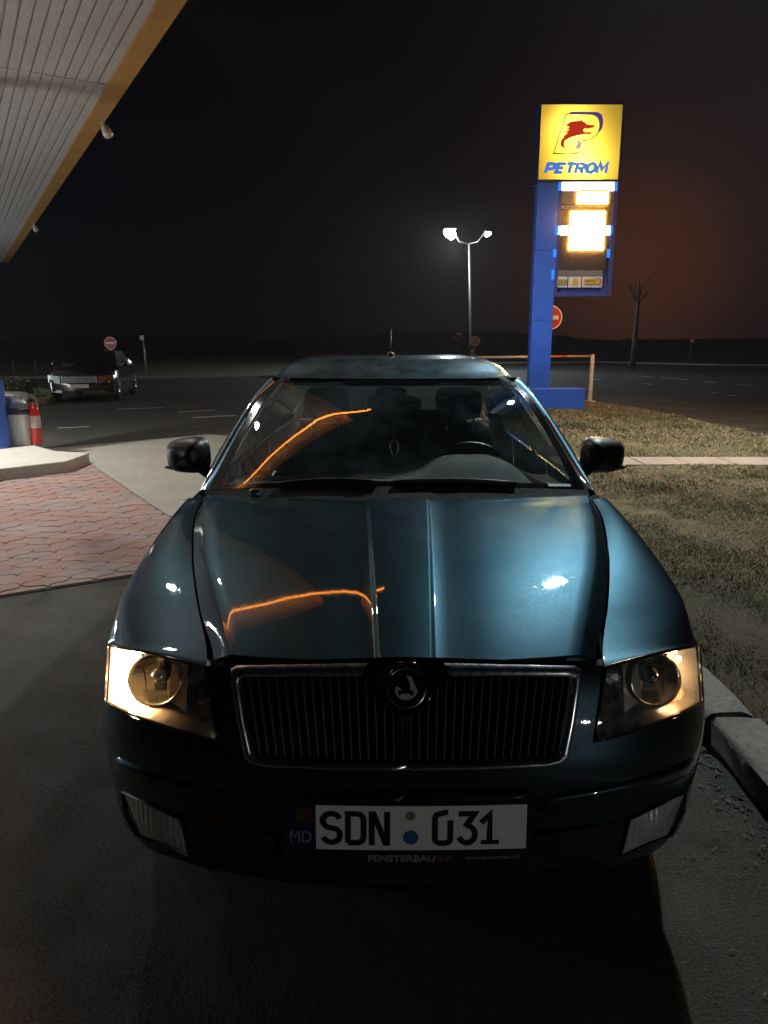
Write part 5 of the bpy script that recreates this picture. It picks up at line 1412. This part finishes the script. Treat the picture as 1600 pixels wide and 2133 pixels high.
S = arcp(0, .0165, .0185, .017, 20, 180, 8)+arcp(0, .0165, .0185, .0165, 190, 250, 3)+arcp(0, -.0165, .0185, .017, 60, 0, 5)+arcp(0, -.0165, .0185, .017, -10, -160, 8)
D = [(-.016, -hh), (-.016, hh), (.004, hh)]+arcp(.004, .019, .0135, .0145, 90, 0, 4)+arcp(.004, -.019, .0135, .0145, 0, -90, 4)+[(-.016, -hh)]
N_ = [(-.0165, -hh-.005), (-.0165, hh), (-.0125, hh), (.0125, -hh), (.0165, -hh), (.0165, hh+.005)]
Z0 = [(.0105, .0385)]+arcp(-.006, .0235, .0105, .0105, 90, 180, 4)+arcp(-.006, -.0235, .0105, .0105, 180, 270, 4)+arcp(.006, -.0235, .0105, .0105, 270, 360, 4)+[(.0165, .018)]
T3 = [(-.0175, hh), (.016, hh), (-.0005, .008)]+arcp(0, -.0145, .0175, .0195, 75, -20, 6)+arcp(0, -.0145, .0175, .0195, -30, -160, 7)
O1 = [(-.0175, .012), (.001, hh-.002), (.001, -hh)]
for pts, cx_ in ((S, -.160), (D, -.1085), (N_, -.057), (Z0, .078), (T3, .130), (O1, .178)):
    mb = MB(); mb.ribbon([(u+cx_, v) for u, v in pts], sw, pf, .004, .0062)
    if pts is O1: mb.ribbon([(.161, -hh), (.199, -hh)], sw*.8, pf, .004, .0060)
    CB(mb, 'letter' if pts in (S, D, N_) else 'digit', INK, plate, sharp=35)
mb = MB(); mb.prism([(u+.0085, v+.029) for u, v in circ(.0105, 20)], pf, .004, .0046); CB(mb, 'plate_seal', mat('seal_grey', (.22, .22, .19), .4), plate, smooth=False)
mb = MB(); mb.prism([(u+.0095, v-.021) for u, v in circ(.0165, 24)], pf, .004, .0048); CB(mb, 'plate_seal', mat('seal_blue', (.03, .12, .30), .25, coat=.5), plate, smooth=False)

# --- glasshouse: windscreen, pillars, roof, side windows
po = [(413, 1029, 2.565), (385, 970, 2.80), (334, 886, 3.06), (294, 828, 3.26), (259, 786, 3.44)]
pi_ = [(390, 1020, 2.63), (366, 970, 2.77), (319, 886, 3.02), (282, 828, 3.20), (249, 795, 3.33)]
fpo, fpi = smooth_poly([PX(*p) for p in po]), smooth_poly([PX(*p) for p in pi_])
mb = MB(); rows = []
for k in range(31):
    t = k/30; I, O = Vector(fpi(t)), Vector(fpo(t)); nrm_ = Vector((.45, -.6, .66)); mid = (I+O)/2+nrm_*.016
    rows.append([tuple(I+Vector((-.012, .03, -.02))), tuple(I), tuple((I*3+O)/4+nrm_*.012), tuple(mid), tuple((I+O*3)/4+nrm_*.011), tuple(O), tuple(O+Vector((-.004, .05, -.02)))])
mb.grid(rows); rows_p = rows
for sd in (1, -1):
    m2 = MB(); m2.grid([[(x*sd, y, z) for x, y, z in r] for r in rows], flip=sd < 0); CB(m2, 'pillar', PAINT, sharp=60)
B0 = PX(0, 1012, 2.53); T0 = PX(0, 792, 3.27)
def ws(u, v, off=0.0):      # u -1..1 across, v 0 bottom .. 1 top
    e = Vector(fpi(v)); c = Vector(vl(B0, T0, v)); a = abs(u)
    p = Vector((e.x*u, lerp(c.y, e.y, a**2.1), lerp(c.z, e.z, a**2.1)))
    b = .022*4*v*(1-v)*(1-a**3)
    return tuple(p+Vector((0, -.5, .87))*(b+off)+Vector((0, 0, 0)))
mb = MB(); mb.grid([[ws(lerp(-1, 1, i/40), j/24) for i in range(41)] for j in range(25)])
wscreen = CB(mb, 'windscreen', WGLASS)
# printed black border and the sun band round the mirror foot
mb = MB()
def band_(us, vs0, vs1, n=40):
    mb.grid([[ws(lerp(us[0], us[1], i/n), lerp(vs0(lerp(us[0], us[1], i/n)), vs1(lerp(us[0], us[1], i/n)), j/3), .0012) for i in range(n+1)] for j in range(4)])
band_((-1, 1), lambda u: -.0, lambda u: .030)
band_((-1, 1), lambda u: .975+.012*abs(u)**3, lambda u: 1.0, 40)
band_((-.42, .36), lambda u: .975-.055*max(0, min(1, 14*min(u+.42, .36-u)))**.8, lambda u: .976)
for sd in (1, -1):
    mb.grid([[ws(sd*lerp(.945, 1.0, i/3), lerp(.025, .99, j/24), .0012) for i in range(4)] for j in range(25)])
CB(mb, 'windscreen_border', BLACKG, wscreen)
# smears on the outside of the glass
mb = MB()
# cowl and wipers
mb = MB(); rows = []
for i in range(41):
    u = lerp(-1, 1, i/40); a = abs(u); xr = .70*u; b = ws(u, .0)
    rows.append([(xr, hood_rear(abs(xr))+.002, hood_z(abs(xr)*.96, 2.46)-.022), (lerp(xr, b[0], .5), lerp(hood_rear(abs(xr)), b[1], .5), lerp(hood_z(abs(xr)*.96, 2.46)-.02, b[2], .55)-.006), (b[0], b[1]+.004, b[2]+.002)])
mb.grid(rows); cowl = CB(mb, 'cowl', DARKIN)
mb = MB(); mb.box(-.66, .66, 1.66, 2.42, .26, .72); mb.box(-.42, .42, 1.56, 2.02, .24, .27); CB(mb, 'bay_filler', DARKIN)  # dark filler boxes added to stop light leaking through the engine bay
for (u0, u1) in ((.62, -.02), (-.10, -.62)):
    mb = MB(); pts = [ws(lerp(u0, u1, k/12), .012+.03*math.sin(math.pi*k/12)*.5, .012) for k in range(13)]
    mb.tube(pts, .006, 6); mb.tube([(p[0], p[1]+.004, p[2]-.008) for p in pts], .0035, 5)
    CB(mb, 'wiper', BLACKP)
mb = MB(); p = ws(-.73, -.03, .0)
mb.box(p[0]-.018, p[0]+.022, p[1]-.055, p[1]-.02, p[2]-.012, p[2]+.012); CB(mb, 'washer_nozzle', CHROME, cowl, bevel=.004)
mb = MB(); mb.grid([[ws(lerp(.80, .93, i/3), lerp(.012, .030, j/2)+.006*i/3, .0022) for i in range(4)] for j in range(3)])
CB(mb, 'sticker', mat('sticker_pale', (.30, .32, .32), .5), wscreen)
# roof
roofw = pchip([3.3, 3.5, 4.0, 4.6, 5.0], [.560, .573, .575, .56, .53]); roofc = pchip([3.25, 3.45, 3.75, 4.1, 4.6, 5.02], [1.365, 1.408, 1.446, 1.452, 1.425, 1.36])
railz = pchip([3.40, 3.7, 4.1, 4.6, 5.02], [1.325, 1.365, 1.38, 1.355, 1.29])
mb = MB(); rows = []
TOPE = fpo(1.0)
for j in range(25):
    v = j/24; row = []
    for i in range(41):
        u = lerp(-1, 1, i/40); a = abs(u)
        yf = lerp(T0[1]+.006, TOPE[1], a**2.2); Y = lerp(yf, 5.02, v)
        w = roofw(Y) if v > 0 else roofw(Y)
        wv = lerp(TOPE[0], w, sstep(0, .25, v))
        zc, zr = roofc(Y), railz(Y)
        if v == 0 or True:
            zfront = lerp(T0[2]+.006, TOPE[2], a**3.0)
            zn = zr+(zc-zr)*(1-a**9)
            z = lerp(zfront, zn, sstep(0, .16, v)) if v < .16 else zn
        row.append((u*wv, Y, z))
    row = [(row[0][0]-.004, row[0][1], row[0][2]-.03)]+row+[(row[-1][0]+.004, row[-1][1], row[-1][2]-.03)]
    rows.append(row)
mb.grid(rows); roof = CB(mb, 'roof', PAINT, sharp=40)
mb = MB(); mb.grid([[(x*.93, max(y, 3.34), min(z, 1.42)-.035) for x, y, z in r[2:-2]] for r in rows]); CB(mb, 'headliner', HEADL, roof)
mb = MB(); mb.tube([(-.012, 3.86, 1.445), (-.012, 3.90, 1.50), (-.010, 3.955, 1.585)], [.0045, .003, .002], 6); mb.lathe([(.0, .022), (.018, .012), (.022, -.004)], (-.012, 3.86, 1.45), 12)
CB(mb, 'aerial', BLACKP, roof)
# side windows, pillars at the back, rear closure
beltx = lambda Y: silx(Y)-.055
def sw_pt(Y, t):
    zb = silz(Y)+.012; xb = beltx(Y)
    Yt = lerp(3.42, 4.95, (Y-2.80)/(5.25-2.80)); xt = roofw(max(3.3, Yt))-.012; zt = railz(max(3.4, Yt))-.03
    return (lerp(xb, xt, t)+.015*math.sin(math.pi*t), lerp(Y, Yt, t), lerp(zb, zt, t))
for sd in (1, -1):
    for (a, b) in ((2.80, 3.68), (3.80, 4.62)):
        mb = MB(); mb.grid([[(sd*q[0], q[1], q[2]) for q in (sw_pt(lerp(a, b, i/10), lerp(.02, .97, j/6)) for i in range(11))] for j in range(7)], flip=sd < 0); CB(mb, 'side_window', SGLASS)
    for (a, b, m_) in ((3.685, 3.795, BLACKP), (4.63, 5.25, PAINT)):
        mb = MB(); mb.grid([[(sd*q[0], q[1], q[2]) for q in (sw_pt(lerp(a, b, i/6), j/6) for i in range(7))] for j in range(7)], flip=sd < 0); CB(mb, 'pillar', m_)
    mb = MB(); rows = []
    for i in range(30):
        Y = lerp(2.60, 5.62, i/29); rows.append([(sd*(silx(Y)-.001), Y, silz(Y)), (sd*(silx(Y)-.02), Y, silz(Y)+.010), (sd*(beltx(Y)-.012), Y, silz(Y)+.016)])
    mb.grid(rows); CB(mb, 'belt_moulding', PAINT)
mb = MB(); mb.grid([[(lerp(-1, 1, i/12)*lerp(.54, .66, j/6), lerp(5.02, 5.42, j/6)-.05*abs(lerp(-1, 1, i/12))**2, lerp(1.335, .99, j/6)-.02*abs(lerp(-1, 1, i/12))**2) for i in range(13)] for j in range(7)]); CB(mb, 'rear_window', SGLASS)
mb = MB(); rows = []
for (Y, z, w) in ((5.42, .99, .70), (5.62, .97, .715), (5.72, .93, .70), (5.76, .80, .70), (5.80, .55, .72), (5.76, .30, .70), (5.60, .25, .68)):
    rows.append([(w*lerp(-1, 1, i/12), Y-.12*abs(lerp(-1, 1, i/12))**4, z) for i in range(13)])
mb.grid(rows); CB(mb, 'tailgate', PAINT)
mb = MB(); mb.box(-.70, .70, 2.0, 5.6, .20, .24); CB(mb, 'underbody', DARKIN)
# --- cabin
mb = MB(); rows = []
def dash_z(x, d):
    z = .955-.02*d
    z += .100*math.exp(-((x-.32)/.22)**4)*sstep(.04, .30, d)
    z += .020*(1-sstep(.10, .17, abs(x+.05)))*sstep(.03, .10, d)
    return z
for j in range(13):
    d = j/12*.50; row = []
    for i in range(41):
        u = lerp(-1, 1, i/40); b = ws(u*.985, .012); row.append((b[0]*(1-.03*d), b[1]+.02+d, min(dash_z(b[0], d), b[2]-.006+d*.42)))
    rows.append(row)
last = rows[-1]; rows.append([(x, y+.03, z-.06) for x, y, z in last]); rows.append([(x, y+.02, z-.35) for x, y, z in last])
mb.grid(rows); dash = CB(mb, 'dashboard', TRIMGREY)
mb = MB(); ring_ = [(.33+.19*math.cos(a), 3.20-.07*math.sin(a), .90+.18*math.sin(a)) for a in [2*math.pi*k/32 for k in range(32)]]
mb.tube(ring_, .015, 8, closed=True); mb.lathe([(.001, -.03), (.05, -.02), (.06, .02), (.05, .05)], (.33, 3.20, .89), 16, 'Y'); mb.tube([(.16, 3.2, .90), (.33, 3.2, .88), (.50, 3.2, .90)], .016, 6)
CB(mb, 'steering_wheel', BLACKP)
def seat_bm(cx, Y, w):
    mb = MB(); rows = []
    for (y, z, hw, th) in ((Y-.10, .55, .24, .07), (Y+.02, .72, .235, .07), (Y+.09, .92, .22, .065), (Y+.14, 1.06, .18, .055), (Y+.15, 1.09, .12, .03)):
        rows.append([(cx+hw*w*math.copysign(abs(math.cos(a))**.5, math.cos(a)), y+th*math.copysign(abs(math.sin(a))**.6, math.sin(a)), z) for a in [2*math.pi*k/24 for k in range(24)]])
    mb.grid(rows, closed=True); o = len(mb.v)-24; mb.f.append(tuple(o+k for k in range(24))); mb.m.append(0)
    mb.box(cx-.24*w, cx+.24*w, Y-.55, Y, .42, .56); return mb
def headrest(cx, Y, z, w):
    mb = MB(); rows = []
    for (dz, k) in ((-.085, .5), (-.07, .9), (0, 1.0), (.06, .92), (.085, .6)):
        rows.append([(cx+.125*w*k*math.copysign(abs(math.cos(a))**.55, math.cos(a)), Y+.05*k*math.copysign(abs(math.sin(a))**.6, math.sin(a)), z+dz) for a in [2*math.pi*q/20 for q in range(20)]])
    mb.grid(rows, closed=True)
    for e in (0, len(mb.v)-20): mb.f.append(tuple(e+k for k in range(20))); mb.m.append(0)
    return mb
def posts(cx, Y, z):
    mb = MB()
    for s_ in (-.07, .07): mb.tube([(cx+s_, Y-.03, z-.20), (cx+s_, Y-.03, z-.07)], .0055, 8)
    return mb
for cx_ in (-.36, .36):
    s_ = CB(seat_bm(cx_, 3.78, 1.0), 'seat', FABRIC); CB(headrest(cx_, 3.93, 1.195, 1.0), 'headrest', FABRIC, s_); CB(posts(cx_, 3.88, 1.195), 'headrest_post', CHROME, s_)
s_ = CB(seat_bm(0, 4.62, 2.6), 'rear_seat', FABRIC)
for cx_ in (-.40, 0, .40): CB(headrest(cx_, 4.80, 1.15, .9), 'headrest', FABRIC, s_)
mb = MB(); mb.grid([[(x, y, z) for x in np.linspace(-.66, .66, 9)] for y, z in ((4.85, 1.0), (5.3, .985))]); CB(mb, 'parcel_shelf', TRIMGREY)
mb = MB(); mb.box(-.66, .66, 2.75, 4.7, .30, .34); CB(mb, 'cabin_floor', FABRIC)
# mirror inside
p = ws(0.0, .90, -.02)
mb = MB(); rows = []
mc = PX(-4, 841, 3.22); mc = (mc[0], mc[1], mc[2])
for (dy, k) in ((.0, .94), (.006, 1.0), (.022, .98), (.034, .8)):
    rows.append([(mc[0]+.125*k*math.copysign(abs(math.cos(a))**.4, math.cos(a)), mc[1]-dy, mc[2]+.036*k*math.copysign(abs(math.sin(a))**.5, math.sin(a))) for a in [2*math.pi*q/28 for q in range(28)]])
mb.grid(rows, closed=True)
for e in (0, len(mb.v)-28): mb.f.append(tuple(e+k for k in range(28))); mb.m.append(0)
mb.tube([(mc[0], mc[1], mc[2]+.02), (mc[0], mc[1]-.02, mc[2]+.055)], .010, 6)
CB(mb, 'rearview_mirror', BLACKP)
# wing mirrors
for sd in (1, -1):
    mb = MB(); rows = []
    cxm, cym = PX(sd*433, 950, 3.0)[0], 3.0; czm = PX(433, 949, 3.0)[2]
    prof = [(-.075, .18, .18), (-.070, .45, .5), (-.055, .72, .78), (-.03, .90, .93), (0, 1, 1), (.04, 1.0, 1.0), (.055, .95, .93)]
    for dy, kx, kz in prof:
        row = []
        for q in range(32):
            a = 2*math.pi*q/32; ca, sa = math.cos(a), math.sin(a)
            u = math.copysign(abs(ca)**.62, ca); v = math.copysign(abs(sa)**.62, sa)
            hx = .093; hz = .073+.008*(-u); skew = .012*u
            row.append((cxm+sd*(hx*u*kx+.004*v), cym+dy+.03*u*.6, czm+hz*v*kz-skew*.5))
        rows.append(row)
    mb.grid(rows, closed=True, flip=sd > 0)
    e = 0; mb.f.append(tuple(e+k for k in range(32))); mb.m.append(0)
    wm = CB(mb, 'wing_mirror', BLACKP)
    mb = MB(); e = PX(sd*395, 975, 2.98); mb.grid([[(sd*.775, 2.93, .955), (sd*.775, 3.03, .955)], [(sd*.775, 2.92, .985), (sd*.775, 3.03, .985)]])
    mb.tube([(sd*.735, 2.98, .962), (sd*.79, 2.985, .985), (sd*.83, 2.99, czm-.035)], [.030, .026, .028], 10); CB(mb, 'mirror_arm', BLACKP, wm)
    mb = MB(); mb.grid([[(cxm+sd*lerp(-.075, .075, i/6), cym+.062, czm+lerp(-.055, .055, j/4)) for i in range(7)] for j in range(5)]); CB(mb, 'mirror_glass', CHROME, wm)
    mb = MB(); mb.tube([(cxm+sd*lerp(.0, .085, k/6), cym-.052+.014*k/6, czm-.052+.012*(k/6)**2) for k in range(7)], .007, 6); CB(mb, 'turn_signal', mat('signal_pale', (.5, .45, .38), .25) if sd > 0 else bpy.data.materials['signal_pale'], wm)
# wheels
for wy in WY:
    for sd in (1, -1):
        xw = sd*.715; mb = MB()
        mb.lathe([(.205, -.09), (.27, -.10), (.305, -.085), (.313, -.05), (.313, .05), (.305, .085), (.27, .10), (.205, .09)], (xw, wy, .315), 36, 'X')
        mb.v = [(x, y, z) for x, y, z in mb.v]
        wh = thing('wheel', None, None, (0, 0, 0)); wh.parent = car; wh.location = (0, 0, 0)
        CB(mb, 'tyre', RUBBER, wh)
        mb = MB(); xo = sd*.07
        mb.lathe([(.207, -.08), (.200, xo), (.185, xo*1.05)], (xw, wy, .315), 36, 'X')
        for k in range(10):
            a = 2*math.pi*k/10; d = (math.cos(a), math.sin(a)); t = (-d[1], d[0])
            P = [(xw+xo, wy+d[0]*r+t[0]*w_, .315+d[1]*r+t[1]*w_) for r, w_ in ((.04, -.018), (.195, -.026), (.195, .026), (.04, .018))]
            mb.add(P+[(x-sd*.03, y, z) for x, y, z in P], [(0, 1, 2, 3), (4, 7, 6, 5), (0, 4, 5, 1), (2, 6, 7, 3)])
        mb.lathe([(.001, xo*1.1), (.05, xo*1.1), (.06, 0)], (xw, wy, .315), 20, 'X')
        CB(mb, 'rim', RIM, wh, smooth=False)
        mb = MB(); mb.lathe([(WR-.005, -.16*0-.17), (WR-.005, .02)], (sd*.775 if sd > 0 else -.775+.15, wy, WZ), 30, 'X')
        CB(mb, 'arch_liner', DARKIN, wh)
# pendant hanging from the inside mirror: a thing of its own
PEND = mat('pendant_metal', (.45, .42, .34), .3, .8, .1, 40)
q0 = PX(-2, 862, 3.16); q1 = PX(-2, 930, 3.16)
pend = thing('pendant', 'small oval pendant hanging on a cord from the inside mirror of the car', 'pendant', (XC+q0[0], q0[1], q0[2]))
CORD = mat('cord', (.10, .10, .09), .8)
mb = MB(); mb.tube([(q0[0]-.008, q0[1], q0[2]), (q0[0]-.006, q0[1], (q0[2]+q1[2])/2), (q0[0]+.002, q0[1], q1[2]+.02)], .0016, 5); mb.tube([(q0[0]+.012, q0[1], q0[2]), (q0[0]+.006, q0[1], q1[2]+.02)], .0016, 5)
CB(mb, 'cord', CORD, pend)
mb = MB(); pc = PX(-1, 933, 3.16); mb.tube([(pc[0]+.018*math.cos(a), pc[1]+.004, pc[2]+.034*math.sin(a)) for a in [2*math.pi*k/24 for k in range(24)]], .0045, 6, closed=True)
CB(mb, 'medallion', PEND, pend)
# ------------------------------------------------------------------ thin haze added for the bloom round the lamps
HZ = bpy.data.materials.new('glow_haze'); HZ.use_nodes = True; n = HZ.node_tree.nodes; l = HZ.node_tree.links; n.clear()
o_ = n.new('ShaderNodeOutputMaterial'); pv = n.new('ShaderNodeVolumePrincipled'); l.new(pv.outputs[0], o_.inputs['Volume'])
pv.inputs['Color'].default_value = (.8, .8, .82, 1); pv.inputs['Density'].default_value = .0005; pv.inputs['Anisotropy'].default_value = .1
mb = MB(); mb.box(-460, 460, -40, 270, -2.2, 10.5); hz = mb.build('added_haze', HZ, smooth=False); hz['kind'] = 'stuff'; hz['label'] = 'thin haze added over the whole place for the bloom round the lamps'
